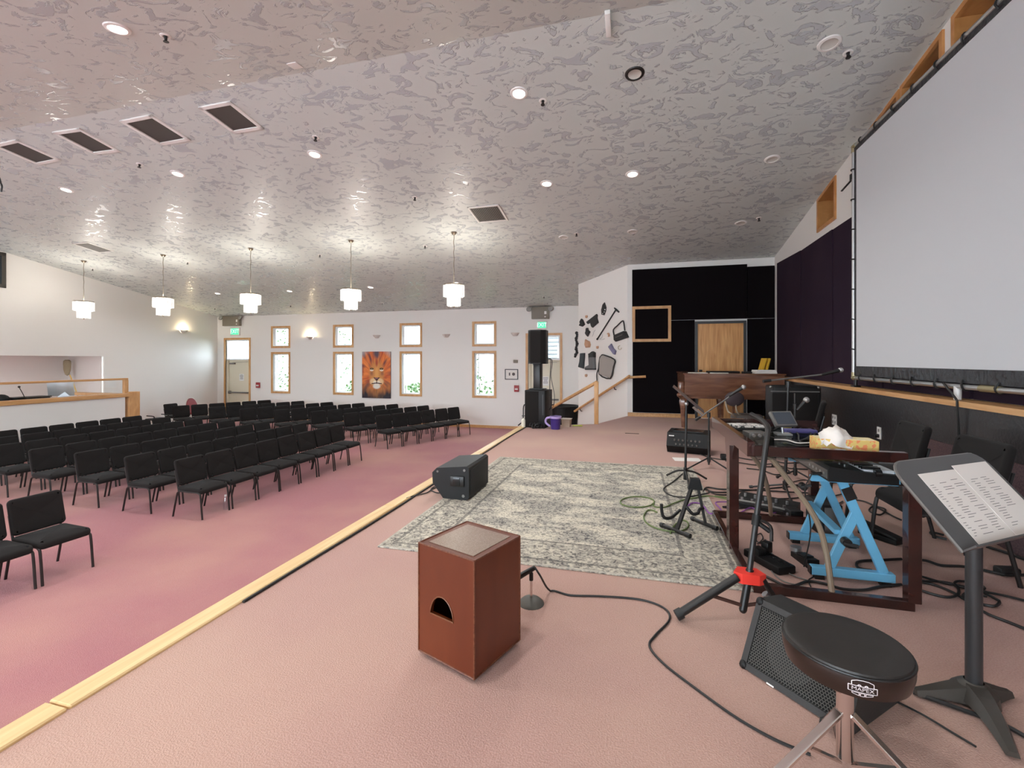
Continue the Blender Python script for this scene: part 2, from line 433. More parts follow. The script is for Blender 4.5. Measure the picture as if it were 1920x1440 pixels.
# ---- window wall
fY = lambda u, z, d: Vector((u, YF + d, z))
WPX = [((508.2, 612.2, 543.3, 652.9), (509.3, 660, 545.5, 738.4)), ((624.4, 609.3, 662.2, 651.8), (625.6, 660, 664, 740.7)),
       ((749.3, 606, 790.7, 650.4), (750, 658.9, 792.2, 743.3)), ((884.9, 602.7, 929.8, 648.9), (886.2, 657.8, 931.6, 746))]
def prect(p, y=YF):
    a, b = AY(p[0], p[1], y), AY(p[2], p[3], y); return [a.x, b.x, b.z, a.z]
wrects = []
for up, lo in WPX:
    u, l = prect(up), prect(lo); xa, xb = (u[0] + l[0]) / 2, (u[1] + l[1]) / 2
    wrects += [[xa, xb, u[2], u[3]], [xa, xb, l[2], l[3]]]
zu = [sum(r[i] for r in wrects[0::2]) / 4 for i in (2, 3)]; zl = [sum(r[i] for r in wrects[1::2]) / 4 for i in (2, 3)]
for i, r in enumerate(wrects): r[2], r[3] = (zu if i % 2 == 0 else zl)
d1 = [AY(420.4, 634, YF).x, AY(470, 634, YF).x, FZ, AY(420, 634, YF).z]
d2 = [AY(985.8, 624, YF).x, AY(1054.4, 624, YF).x, FZ, AY(1054, 624, YF).z]
d1[3] = d2[3] = (d1[3] + d2[3]) / 2
CW = 0.075
ins = lambda r, c=CW: (r[0] + c, r[1] - c, r[2] + c, r[3] - c)
holes = [ins(r) for r in wrects] + [(d[0] + CW, d[1] - CW, FZ, d[3] - CW) for d in (d1, d2)]
struct('wall_far', holed(fY, -16.6, 3.4, FZ, 3.3, .2, holes), WALL)

def ring(mb, r, w, y0, y1, bottom=True):
    a, b, c, e = r
    mb.rng((a, y0, c), (a + w, y1, e)); mb.rng((b - w, y0, c), (b, y1, e)); mb.rng((a + w, y0, e - w), (b - w, y1, e))
    if bottom: mb.rng((a + w, y0, c), (b - w, y1, c + w))
    return mb
def swin(n, loc, label=None):
    t = Thing('window_%d' % n, label, None, loc, kind='structure'); return t
wn_ = 0
for i, r in enumerate(wrects):
    wn_ += 1; t = swin(wn_, ((r[0] + r[1]) / 2, YF, r[2]))
    t.part('casing', ring(MB(), r, CW, YF - .022, YF + .02), OAK)
    q = ins(r)
    s = t.part('sash', ring(MB(), q, .045, YF + .06, YF + .13), VINYL)
    jb = MB().rng((q[0] + .11, YF + .07, q[2] + .04), (q[0] + .135, YF + .12, q[3] - .04)) if i % 2 else MB().rng((q[0] + .05, YF + .07, q[2] + .05), (q[0] + .07, YF + .12, q[3] - .05))
    t.part('mullion', jb, VINYL)
    t.part('pane', MB().rng((q[0] + .03, YF + .09, q[2] + .03), (q[1] - .03, YF + .096, q[3] - .03)), GLASS)
def fardoor(n, d, zt):
    t = swin(n, ((d[0] + d[1]) / 2, YF, FZ)); t.o.name = 'door_%d' % n
    t.part('casing', ring(MB(), d, CW, YF - .022, YF + .03, False), OAK)
    a, b = d[0] + CW, d[1] - CW
    t.part('transom_frame', ring(MB(), (a, b, zt, d[3] - CW), .05, YF + .03, YF + .12), VINYL)
    t.part('pane', MB().rng((a + .04, YF + .07, zt + .04), (b - .04, YF + .076, d[3] - CW - .04)), GLASS)
    t.part('door_leaf', MB().rng((a + .09, YF + .09, FZ + .01), (b - .02, YF + .135, zt - .03), .004), CREAM)
    t.part('side_frame', MB().rng((a, YF + .05, FZ), (a + .085, YF + .13, zt)).rng((a, YF + .05, zt - .03), (b, YF + .13, zt)), CREAM)
    h = t.part('push_bar', MB().cyl((a + .12, YF + .02, FZ + 1.0), (b - .05, YF + .02, FZ + 1.0), .028).rng((a + .1, YF + .0, FZ + .95), (a + .19, YF + .09, FZ + 1.05), .008), GREYM)
    t.part('door_closer', MB().rng((a + .15, YF + .02, zt - .17), (a + .40, YF + .09, zt - .11), .006).bar((a + .3, YF + .04, zt - .1), (b - .1, YF + .03, zt - .075), .02, .01), GREYM)
    return t
zt = AY(445, 675, YF).z
dA = fardoor(1, d1, zt); dB = fardoor(2, d2, zt)

# baseboard along window wall, wood
struct('baseboard_far', MB().rng((d1[1], YF - .015, FZ), (d2[0], YF + .01, FZ + .09)), OAKX)

# ---- left wall with sound-booth opening, slightly out of square
fL = lambda u, z, d: Vector((lx(u) - d * .99, u + d * .14, z))
oy = AL(195, 668, LA, LB); og = [-2.5, oy.y, FZ, oy.z]
lw = [4.9, AL(11, 540, LA, LB).y, AL(8, 540, LA, LB).z, AL(8, 474, LA, LB).z + .0]
struct('wall_left', holed(fL, YN - .3, YF + .2, FZ, TOP, .15, [tuple(og), tuple(lw)]), WALL)
bk = MB()
P = lambda y, dx, z: Vector((lx(y) - dx, y, z))
for ya, da, yb, db in ((og[0], 1.9, og[1] + .25, 1.9), (og[1] + .25, 1.9, og[1] - .02, .06), (og[0], .06, og[0], 1.9)):
    bk.add([P(ya, da, FZ), P(yb, db, FZ), P(yb, db, og[3]), P(ya, da, og[3])], [(0, 1, 2, 3)])
bk.add([P(og[0], 0.06, og[3]), P(og[1], 0.06, og[3]), P(og[1] + .25, 1.9, og[3]), P(og[0], 1.9, og[3])], [(0, 1, 2, 3)])
struct('wall_booth_recess', bk, WALL)
t = swin(20, (lx(5.5), (lw[0] + lw[1]) / 2, lw[2])); t.o.name = 'window_20'
fr = MB()
for a, b, c, e in ((lw[0], lw[0] + .09, lw[2], lw[3]), (lw[1] - .09, lw[1], lw[2], lw[3]), (lw[0], lw[1], lw[2], lw[2] + .09), (lw[0], lw[1], lw[3] - .09, lw[3])):
    fr.prism([(a, c), (b, c), (b, e), (a, e)], fL, -.02, .1)
t.part('frame', fr, mat('dark_bronze', (0.05, 0.042, 0.034), 0.4))
t.part('pane', MB().prism([(lw[0], lw[2]), (lw[1], lw[2]), (lw[1], lw[3]), (lw[0], lw[3])], fL, .06, .066), GLASS)
t.part('room_beyond', MB().prism([(lw[0] - .3, lw[2] - .3), (lw[1] + .3, lw[2] - .3), (lw[1] + .3, lw[3] + .3), (lw[0] - .3, lw[3] + .3)], fL, .3, .34), mat('blue_blind', (0.30, 0.38, 0.50), 0.7))

# ---- wall behind the camera, with large unseen windows added to brighten the room
nx = [-14.6, -12.4, -10.2, -8.0, -5.8, -3.6, -1.4]
nh = [(x, x + 1.5, .05, 2.55) for x in nx]
def portal(c, rot, w, h):                    # marks a window opening for sky sampling; gives no light of its own
    d = bpy.data.lights.new('sky_portal', 'AREA'); d.shape = 'RECTANGLE'; d.size = w; d.size_y = h; d.cycles.is_portal = True
    o = bpy.data.objects.new('sky_portal', d); COL.objects.link(o); o.location = c; o.rotation_euler = rot
for h_ in nh: portal(((h_[0] + h_[1]) / 2, YN - .21, (h_[2] + h_[3]) / 2), (R(90), 0, R(180)), h_[1] - h_[0], h_[3] - h_[2])
for r_ in wrects: portal(((r_[0] + r_[1]) / 2, YF + .22, (r_[2] + r_[3]) / 2), (R(90), 0, 0), r_[1] - r_[0] - .15, r_[3] - r_[2] - .15)
struct('wall_near', holed(lambda u, z, d: Vector((u, YN - d, z)), -16.6, 3.4, FZ, 3.6, .2, nh), WALL)
for i, h_ in enumerate(nh):
    t = swin(30 + i, ((h_[0] + h_[1]) / 2, YN, h_[2]))
    t.part('casing', ring(MB(), (h_[0] - CW, h_[1] + CW, h_[2] - CW, h_[3] + CW), CW, YN - .02, YN + .022), OAK)
    t.part('sash', ring(MB(), h_, .05, YN - .13, YN - .06), VINYL)

# ---- screen wall with clerestory windows under the ceiling slope
fR = lambda u, z, d: Vector((rx(u) + d, u, z))
CLW = [(4.18, 4.90), (5.05, 5.77), (5.82, 6.565), (7.58, 8.32)]; CLB = 3.38
def ct(u): return ceil_z(u) - .06
mb = MB(); ys = sorted({YN, YB + .2, RIDGE, *[a for w in CLW for a in w]}); TH = .34
for a, b in zip(ys, ys[1:]):
    w = any(p[0] <= a and b <= p[1] for p in CLW)
    segs = [((FZ, FZ), (CLB, CLB)), ((ct(a), ct(b)), (ceil_z(a) + .1, ceil_z(b) + .1))] if w else [((FZ, FZ), (ceil_z(a) + .1, ceil_z(b) + .1))]
    for (l0, l1), (h0, h1) in segs:
        for d in (0, TH): mb.add([fR(a, l0, d), fR(b, l1, d), fR(b, h1, d), fR(a, h0, d)], [(0, 1, 2, 3)])
    if w:
        mb.add([fR(a, CLB, 0), fR(b, CLB, 0), fR(b, CLB, TH), fR(a, CLB, TH)], [(0, 1, 2, 3)])
        mb.add([fR(a, ct(a), 0), fR(b, ct(b), 0), fR(b, ct(b), TH), fR(a, ct(a), TH)], [(0, 1, 2, 3)])
for a, b in CLW:
    for u in (a, b): mb.add([fR(u, CLB, 0), fR(u, ct(u), 0), fR(u, ct(u), TH), fR(u, CLB, TH)], [(0, 1, 2, 3)])
struct('wall_right', mb, WALL)
CLOAK = wood('clerestory_oak', (0.46, 0.20, 0.06), (0.58, 0.28, 0.095), 0.35, (1, 1, 1), 5)
for i, (a, b) in enumerate(CLW):
    t = swin(21 + i, (rx(a), (a + b) / 2, CLB)); w = .055
    for nm, d0, d1, ww, g in (('casing', -.022, .015, .05, .012), ('jamb_lining', .015, TH - .05, .02, .0)):
        c = MB()
        A, B = a - g, b + g; lo = CLB - g; hi = lambda u: ceil_z(u) - .045 + (g if g else -.005)
        c.prism([(A, lo), (A + ww, lo), (A + ww, hi(A + ww)), (A, hi(A))], fR, d0, d1)
        c.prism([(B - ww, lo), (B, lo), (B, hi(B)), (B - ww, hi(B - ww))], fR, d0, d1)
        c.prism([(A + ww, lo), (B - ww, lo), (B - ww, lo + ww), (A + ww, lo + ww)], fR, d0, d1)
        c.prism([(A + ww, hi(A + ww) - ww), (B - ww, hi(B - ww) - ww), (B - ww, hi(B - ww)), (A + ww, hi(A + ww))], fR, d0, d1)
        t.part(nm, c, CLOAK)
    t.part('pane', MB().prism([(a, CLB), (b, CLB), (b, ct(b)), (a, ct(a))], fR, TH - .04, TH - .034), TINTG)

# ---- stage back wall, angled wall by the steps
BD = [AY(1303, 606, YB).x, AY(1399, 606, YB).x, 0.0, AY(1350, 602, YB).z]
struct('wall_stage', holed(lambda u, z, d: Vector((u, YB + d, z)), -.13, 3.3, 0, 3.75, .16, [(BD[0] + .05, BD[1] - .05, 0, BD[3] - .05)]), WALL)
struct('wall_angled', MB().prism([(-.13, 11.02), (-1.43, 12.34), (-1.43, 14.6), (-.13, 14.6)], lambda x, y, z: Vector((x, y, z)), FZ, 3.75), WALL)
struct('baseboard_stage', MB().rng((-.12, YB - .015, 0), (BD[0], YB + .02, .09)).rng((BD[1], YB - .015, 0), (3.0, YB + .02, .09)), OAKX)
t = Thing('door_3', None, None, ((BD[0] + BD[1]) / 2, YB, 0), kind='structure')
t.part('door_frame', ring(MB(), BD, .055, YB - .03, YB + .10, False), mat('dark_grey_frame', (0.055, 0.055, 0.055), 0.4))
lf = t.part('door_leaf', MB().rng((BD[0] + .055, YB + .0, .008), (BD[1] - .055, YB + .045, BD[3] - .055)), DOORW)
hx = BD[0] + .12
t.part('keypad_lock', MB().rng((hx - .035, YB - .03, .93), (hx + .035, YB + .002, 1.10), .008), BLACKP, lf)
t.part('lever_handle', MB().rng((hx - .03, YB - .02, .83), (hx + .03, YB + .002, .92), .006).cyl((hx, YB - .01, .875), (hx, YB - .05, .875), .012).bar((hx - .01, YB - .05, .875), (hx + .12, YB - .05, .872), .018, .018), CHROME, lf)

# ---- dado half wall with oak ledge under the screen
DX = .20
def dado(u, z, d): return Vector((rx(u) - d, u, z))
struct('wall_dado', MB().prism([(YN, 0), (YB, 0), (YB, .945), (YN, .945)], dado, 0, DX), DARKW)
struct('trim_2', MB().prism([(YN, .945), (YB - .0, .945), (YB - .0, .990), (YN, .990)], dado, 0, DX + .025), OAKX)
struct('trim_3', MB().prism([(YN, 0), (5.1, 0), (5.1, .62), (YN, .62)], dado, DX, DX + .012),
       mat('plum_carpet', (0.085, 0.055, 0.065), 0.95, spec=.1, noise=(120, (0.13, 0.085, 0.085), .4, .6)))

# ---- fabric acoustic panels (each its own thing)
GP = 'fabric acoustic panels'
def rpanel(u0, u1, zt0, zt1, label):
    c = MB().prism([(u0, .995), (u1, .995), (u1, zt1), (u0, zt0)], dado, 0.001, .03)
    single('acoustic_panel', c, PANEL, label, 'panel', (rx(u0) - .03, (u0 + u1) / 2, .995), GP, 0)
rpanel(9.13, 10.69, 3.27, 3.36, 'tall plum acoustic panel in the corner beside the black panels above the ledge')
rpanel(7.66, 9.07, 3.24, 3.26, 'tall plum acoustic panel below the lone clerestory window')
rpanel(6.15, 7.60, 3.20, 3.23, 'tall plum acoustic panel meeting the left edge of the projection screen')
for k, nm in enumerate(('second', 'third', 'fourth')):
    rpanel(6.10 - 1.5 * (k + 1) + .05, 6.10 - 1.5 * k, 3.18, 3.18, 'plum acoustic panel hidden behind the projection screen, %s from its pole' % nm)
def bpanel(a, b, c, d, label, m=PANELK):
    single('acoustic_panel', MB().rng((a, YB - .045, c), (b, YB - .001, d)), m, label, 'panel', ((a + b) / 2, YB - .02, c), GP, 0)
bpanel(-.02, 2.425, 2.235, 3.43, 'wide black acoustic panel above the wooden stage door')
bpanel(-.01, BD[0] - .01, .1, 2.225, 'black acoustic panel left of the wooden stage door')
bpanel(2.435, 2.965, 2.235, 3.37, 'narrow black acoustic panel high in the corner right of the stage door')
single('acoustic_panel', MB().prism([(2.435, .1), (2.765, .1), (2.765, .995), (2.965, .995), (2.965, 2.225), (2.435, 2.225)], lambda a, b, d: Vector((a, d, b)), YB - .045, YB - .001), PANELK, 'narrow black acoustic panel behind the piano right of the stage door', 'panel', (2.6, YB - .02, .1), GP, 0)
r = [AY(1185.5, 575, YB).x, AY(1258, 575, YB).x, AY(1220, 641, YB).z, AY(1220, 574.5, YB).z]
t = Thing('framed_opening', 'oak framed square black panel on the black stage wall', 'frame', ((r[0] + r[1]) / 2, YB - .05, r[2]))
t.part('frame', ring(MB(), r, .065, YB - .075, YB - .046), OAK)
t.part('panel', MB().rng((r[0] + .05, YB - .055, r[2] + .05), (r[1] - .05, YB - .047, r[3] - .05)), PANELK)

# ---- outside the windows
struct('ground_outside', MB().rng((-40, YF + .3, FZ - .3), (25, 40, FZ - .15)), mat('grass', (0.07, 0.10, 0.035), .95, noise=(6, (0.10, 0.13, 0.05), .4, .6)))
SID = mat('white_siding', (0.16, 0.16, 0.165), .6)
t = Thing('neighbour_house', 'white clapboard house outside the windows by the exit', 'house', (-2.0, 19, FZ - .15))
pl = MB().rng((-5.2, 19, FZ - .2), (4.2, 19.1, 5.0)); wl = t.part('wall', pl, SID)
board = None
for k in range(34):
    z = FZ + .0 + k * .17
    b = MB().add([(-5.2, 18.955, z), (4.2, 18.955, z), (4.2, 18.99, z + .172), (-5.2, 18.99, z + .172), (-5.2, 19, z), (4.2, 19, z)], [(0, 1, 2, 3), (0, 4, 5, 1)])
    o = t.part('siding_board', b, SID, smooth=0)
LEAF = mat('leaf_green', (0.045, 0.09, 0.03), .6, noise=(4, (0.10, 0.15, 0.05), .35, .65))
def shrub(x, y, h, w, label, n=420):
    rnd = random.Random(int(x * 100)); f = MB()
    for i in range(n):
        th, ph = rnd.random() * 6.283, rnd.random(); rr = rnd.random() ** .4
        c = Vector((x + math.cos(th) * w * rr * math.sqrt(1 - (2 * ph - 1) ** 2), y + math.sin(th) * w * rr * .8, FZ + h * ph))
        d = Vector((rnd.uniform(-1, 1), rnd.uniform(-1, 1), rnd.uniform(-.5, 1))).normalized() * .13; s = d.orthogonal().normalized() * .055
        f.add([c, c + d * .5 + s, c + d, c + d * .5 - s], [(0, 1, 2, 3)])
    t = Thing('shrub', label, 'shrub', (x, y, FZ - .15), group='shrubs outside the windows')
    t.part('foliage', f, LEAF, smooth=0); t.part('stem', MB().cyl((x, y, FZ - .2), (x, y, FZ + h * .6), .04, .02, 6), mat('bark', (.12, .08, .05), .9))
shrub(-6.0, 17.4, 2.3, 1.0, 'leafy green shrub outside the window beside the lion canvas')
shrub(-11.6, 17.8, 1.4, .9, 'low shrub outside the window nearest the corner exit door')
shrub(-8.9, 17.6, 1.3, .7, 'small shrub outside the second window from the corner exit door')
shrub(-15.2, 18.2, 5.4, 2.4, 'tall green tree seen through the transom of the corner exit door', 1500)
# ================================================================== CEILING FIXTURES
SLA = math.atan(CSL)
def ceil_thing(name, label, cat, p, near=False, group=None):
    return Thing(name, label, cat, p, group=group, world=False, rot=((SLA if near else -SLA), 0, 0))
TRIM = mat('downlight_trim', (0.86, 0.85, 0.82), 0.35)
OFFC = mat('unlit_diffuser', (0.62, 0.60, 0.55), 0.5)
def downlight(p, lit, near, label, group, dark=False):
    t = ceil_thing('recessed_downlight', label, 'ceiling light', p, near, group)
    t.part('trim_ring', MB().lathe([(.068, -.002), (.074, -.014), (.098, -.010), (.104, 0)], 24), BLACKM if dark else TRIM)
    if lit: t.part('diffuser', MB().lathe([(0, -.008), (.05, -.008), (.07, -.004)], 24), EMIT_CAN)
    else: t.part('reflector', MB().lathe([(0, -.001), (.055, -.0015), (.07, -.010)], 24), OFFC)
    if lit:
        d = bpy.data.lights.new('lamp', 'AREA'); d.shape = 'DISK'; d.size = .15; d.energy = DOWNLIGHT_W; d.color = (.97, .98, .96); d.spread = R(150)
        l = bpy.data.objects.new('lamp', d); COL.objects.link(l); l.parent = t.o; l.location = (0, 0, -.03)
for px, py, lit, lab in ((124, 355.5, 1, 'lit recessed ceiling light in front of the square return grilles, nearest the booth wall'),
                    (333, 325.5, 1, 'lit recessed ceiling light between two grilles and the chandelier row'),
                    (590, 289, 1, 'lit recessed ceiling light with a sprinkler just above it'),
                    (973, 174.5, 1, 'lit recessed ceiling light with a sprinkler at its right over the stage edge'),
                    (1025, 344, 1, 'lit recessed ceiling light with a loose dangling thread over the stage'),
                    (1186, 326, 1, 'lit recessed ceiling light over the stage rug'),
                    (408, 550, 1, 'lit recessed ceiling light behind the second chandelier from the booth'),
                    (543, 545.5, 1, 'lit recessed ceiling light between two chandeliers near the window wall'),
                    (695, 538.5, 1, 'lit recessed ceiling light beside the chandelier near the lion canvas'),
                    (856, 530.5, 1, 'lit recessed ceiling light right above the chandelier nearest the stage'),
                    (1190, 138, 2, 'unlit recessed ceiling light with a black gap around its trim'),
                    (1555, 81, 0, 'unlit recessed ceiling light beside a sprinkler near the screen'),
                    (1448, 298, 0, 'unlit recessed ceiling light over the stage near the screen wall'),
                    (1389, 418, 0, 'unlit recessed ceiling light beside a sprinkler near the black wall'),
                    (1186, 434, 0, 'unlit recessed ceiling light alone before the angled wall'),
                    (1057, 444.5, 0, 'unlit recessed ceiling light beside a sprinkler before the exit door')):
    downlight(AC(px, py), lit == 1, False, lab, 'recessed ceiling lights', lit == 2)
downlight(ACN(220, 53), True, True, 'lit recessed ceiling light on the far side of the ceiling ridge', 'recessed ceiling lights')
for x in (-13, -10, -7, -4, -1.2):  # extra downlights added out of view to lift the room's brightness
    for y in (-4.2, -1.3, 1.4):
        if abs(x - ACN(220, 53).x) < 1.2 and abs(y - ACN(220, 53).y) < 1.2: continue
        downlight(Vector((x, y, ceil_z(y))), True, True, 'added unseen fill downlight on the slope beyond the ridge', 'added fill downlights beyond the ridge')
# sprinklers
sm = None
for px, py, near, lab in ((310, 67, 1, 'on the slope beyond the ridge beside a lit downlight'), (592, 257, 0, 'just above a lit downlight by the return grilles'), (262, 308, 0, 'between two lit downlights below the return grilles'),
        (1018, 189, 0, 'right of a lit downlight over the stage edge'), (1590, 99, 0, 'beside an unlit downlight near the screen'), (778, 370, 0, 'left of the louvred supply vent'), (797, 461, 0, 'left of the chandelier nearest the stage'),
        (1081, 438, 0, 'beside an unlit downlight before the exit door'), (1423, 409, 0, 'beside an unlit downlight near the black wall'), (717, 568, 0, 'above the lion canvas near the window wall'), (545, 573, 0, 'above the lit window wall sconce'),
        (352, 492, 0, 'between the second and the middle chandelier'), (174, 504, 0, 'beside the chain of the chandelier nearest the booth'), (1020, 556, 0, 'above the emergency light over the speaker tower'), (403, 578, 0, 'above the lit booth wall sconce'), (600, 478, 0, 'between the middle chandelier and the fourth')):
    p = ACN(px, py) if near else AC(px, py)
    if sm is None:
        t = ceil_thing('sprinkler_head', 'small ceiling sprinkler head ' + lab, 'sprinkler', p, near, 'ceiling sprinklers')
        t.part('escutcheon', MB().lathe([(.022, -.004), (.030, -.010), (.045, -.006), (.048, 0)], 16), TRIM)
        t.part('head', MB().cyl((0, 0, 0), (0, 0, -.035), .016, .012, 8).cyl((0, 0, -.05), (0, 0, -.055), .024, .024, 10).bar((-.014, 0, -.03), (0, 0, -.052), .006, .006).bar((.014, 0, -.03), (0, 0, -.052), .006, .006), BLACKM)
        sm = t.o
    else:
        c = copy_tree(sm); c.location = p; c.rotation_euler = ((SLA if near else -SLA), 0, 0); c['label'] = 'small ceiling sprinkler head ' + lab
# vents
def vent(px4, slats, label, fw=.05):
    P4 = [AC(*p) for p in px4]; c = sum(P4, Vector()) / 4; n = Vector((0, -CSL, -1)).normalized()
    # squared up on the slope
    u = ((P4[1] - P4[0]) + (P4[2] - P4[3])).normalized(); v = n.cross(u).normalized()
    if v.dot(P4[3] - P4[0]) < 0: v = -v
    hu = ((P4[1] - P4[0]).length + (P4[2] - P4[3]).length) / 4; hv = (abs((P4[3] - P4[0]).dot(v)) + abs((P4[2] - P4[1]).dot(v))) / 4
    t = Thing('return_grille', label, 'air vent', c, group='ceiling air grilles')
    fn = lambda a, b, d: c + u * a + v * b + n * d
    f = MB()
    for a, b, e, g in ((-hu, -hu + fw, -hv, hv), (hu - fw, hu, -hv, hv), (-hu, hu, -hv, -hv + fw), (-hu, hu, hv - fw, hv)):
        f.prism([(a, e), (b, e), (b, g), (a, g)], fn, -.002, .018)
    t.part('frame', f, TRIM)
    t.part('filter', MB().prism([(-hu + fw, -hv + fw), (hu - fw, -hv + fw), (hu - fw, hv - fw), (-hu + fw, hv - fw)], fn, -.001, .004), GRILLE)
    if slats:
        s = MB()
        for k in range(slats):
            a = lerp(-hu + fw, hu - fw, (k + .5) / slats); s.prism([(a - .006, -hv + fw), (a + .006, -hv + fw), (a + .006, hv - fw), (a - .006, hv - fw)], fn, .004, .014)
        t.part('louvres', s, mat('louvre_grey', (.25, .235, .215), .5), kind='stuff')
vent(((373, 200), (432, 188), (495, 240), (437, 249)), 0, 'large ceiling return grille farthest from the booth in the row of four')
vent(((228, 225), (287, 213), (355, 262), (298, 272)), 0, 'large ceiling return grille third from the booth in the row of four')
vent(((98, 246), (150, 240), (225, 282), (177, 289)), 0, 'large ceiling return grille second from the booth in the row of four')
vent(((-10, 270), (33, 260), (112, 300), (68, 309)), 0, 'large ceiling return grille nearest the booth in the row of four')
vent(((137, 456), (167, 453), (212, 471), (185, 473)), 10, 'small louvred ceiling vent near the booth chandelier', .03)
vent(((878, 388), (937, 383), (952, 412), (895, 417)), 16, 'louvred ceiling supply vent with vertical blades before the stage chandelier', .035)
p0 = ACN(553, 122)
t = ceil_thing('ceiling_bracket', 'small white square cover plate on the ceiling beside the ridge', 'cover plate', p0, True)
t.part('plate', MB().rng((-.06, -.06, -.012), (.06, .06, 0), .004), WHITE)
p0 = AC(1141, 52)
single('projector_bracket', MB().box(p0 + Vector((0, -.08, -.02)), (.05, .26, .05), (-SLA, 0, 0), .006), TRIM, 'pale bracket on the ceiling above the stage', 'bracket', p0)
p0 = ACN(0, 330) if False else AC(0, 332)
single('hanging_cable_end', MB().tube([p0 + Vector((-.02, 0, 0)), p0 + Vector((.02, 0, -.1)), p0 + Vector((.05, 0, -.16)), p0 + Vector((.03, 0, -.25))], .012, 6, 4), RUBBER, 'black cable end hanging from the ceiling by the grilles', 'cable', p0)

# chandeliers
gold = mat('chandelier_metal', (.30, .26, .20), .3, metal=.9)
ref = None
for px, py, cb_, lab in ((157, 489, 598, 'crystal drum chandelier nearest the booth wall'), (306, 478, 593, 'crystal drum chandelier second from the booth wall'),
                    (470, 466, 588, 'crystal drum chandelier in the middle of the row of five'), (658, 451, 582, 'crystal drum chandelier in line with the lion canvas, fourth from the booth'),
                    (851, 436, 576, 'crystal drum chandelier nearest the stage')):
    p = AC(px, py); dist = (p - CAM).dot(Vector((-SY_, CY_, 0))); zb = CAMZ - (cb_ - HY) / FPX * dist
    hang = p.z - (zb + .46)
    t = Thing('chandelier', 'two-tier ' + lab, 'chandelier', (p.x, p.y, p.z), group='chandeliers in a row')
    b = Vector((p.x, p.y, p.z - hang))
    t.part('canopy', MB().lathe([(0, -.05), (.02, -.05), (.045, -.03), (.065, 0)], 16, p), gold)
    ch = MB().tube([p + Vector((.004 * math.sin(i * 2.1), .004 * math.cos(i * 1.7), -.04 - (hang - .04) * i / 14)) for i in range(15)], .007, 5)
    t.part('chain', ch, gold)
    t.part('frame', MB().lathe([(.205, 0), (.215, -.012), (.205, -.024), (.195, -.012), (.205, 0)], 28, b).bar(b + Vector((-.2, 0, -.01)), b + Vector((.2, 0, -.01)), .012, .012).bar(b + Vector((0, -.2, -.01)), b + Vector((0, .2, -.01)), .012, .012), gold)
    for nm, rad, n, z0, z1 in (('upper_crystals', .21, 26, -.02, -.25), ('lower_crystals', .135, 18, -.03, -.44)):
        c = MB()
        for i in range(n):
            a = 6.2832 * i / n; q = b + Vector((math.cos(a) * rad, math.sin(a) * rad, 0)); j = (i * 37 % 7) * .003
            c.box(q + Vector((0, 0, (z0 + z1) / 2)), (.010, rad * 5.0 / n, z0 - z1 - j), (0, 0, a), 0)
        t.part(nm, c, CRYSTAL, smooth=0, kind='stuff')
    t.part('finial', MB().ball(b + Vector((0, 0, -.45)), .02, 8).cyl(b, b + Vector((0, 0, -.45)), .006, None, 6), gold)
    d = bpy.data.lights.new('bulb', 'POINT'); d.energy = 45; d.shadow_soft_size = .16; d.color = (1, .93, .82)
    l = bpy.data.objects.new('bulb', d); COL.objects.link(l); l.parent = t.o; l.location = (0, 0, -hang + .06)

# ================================================================== WALL FITTINGS
BOWL = mat('sconce_plaster', (.74, .68, .62), .5)
def sconce(p, n, lit, label):
    a0 = math.atan2(n.y, n.x)
    t = Thing('wall_sconce', label, 'wall lamp', p, group='wall sconces')
    prof = [(.015, -.11), (.06, -.095), (.115, -.05), (.15, .0), (.144, .0), (.108, -.045), (.055, -.085), (.012, -.10)]
    t.part('bowl', MB().lathe(prof, 16, p + n * .01, None, (a0 - math.pi / 2, a0 + math.pi / 2)), BOWL)
    t.part('back_plate', MB().box(p + n * .006 + Vector((0, 0, -.055)), (.012, .16, .11), (0, 0, a0), .003), BOWL)
    if lit:
        t.part('lamp_bulb', MB().ball(p + n * .07 + Vector((0, 0, -.03)), .03, 8), mat('bulb_glow', (.9, .8, .6), .5, emit=((1, .83, .55), 12)))
        d = bpy.data.lights.new('bulb', 'POINT'); d.energy = 14; d.shadow_soft_size = .03; d.color = (1, .80, .50)
        l = bpy.data.objects.new('bulb', d); COL.objects.link(l); l.parent = t.o; l.location = n * .08 + Vector((0, 0, .03))
NF = Vector((0, -1, 0)); NL = Vector((.99, .139, 0))
sconce(AL(343, 619, LA, LB), NL, 1, 'lit plaster bowl sconce on the booth wall')
sconce(AY(582, 631, YF), NF, 1, 'lit plaster bowl sconce on the window wall')
sconce(AY(707, 628.5, YF), NF, 0, 'unlit plaster bowl sconce above the lion canvas')
sconce(AY(837, 627, YF), NF, 0, 'unlit plaster bowl sconce between two windows right of the lion canvas')
sconce(AY(966, 624, YF), NF, 0, 'unlit plaster bowl sconce left of the speaker tower')

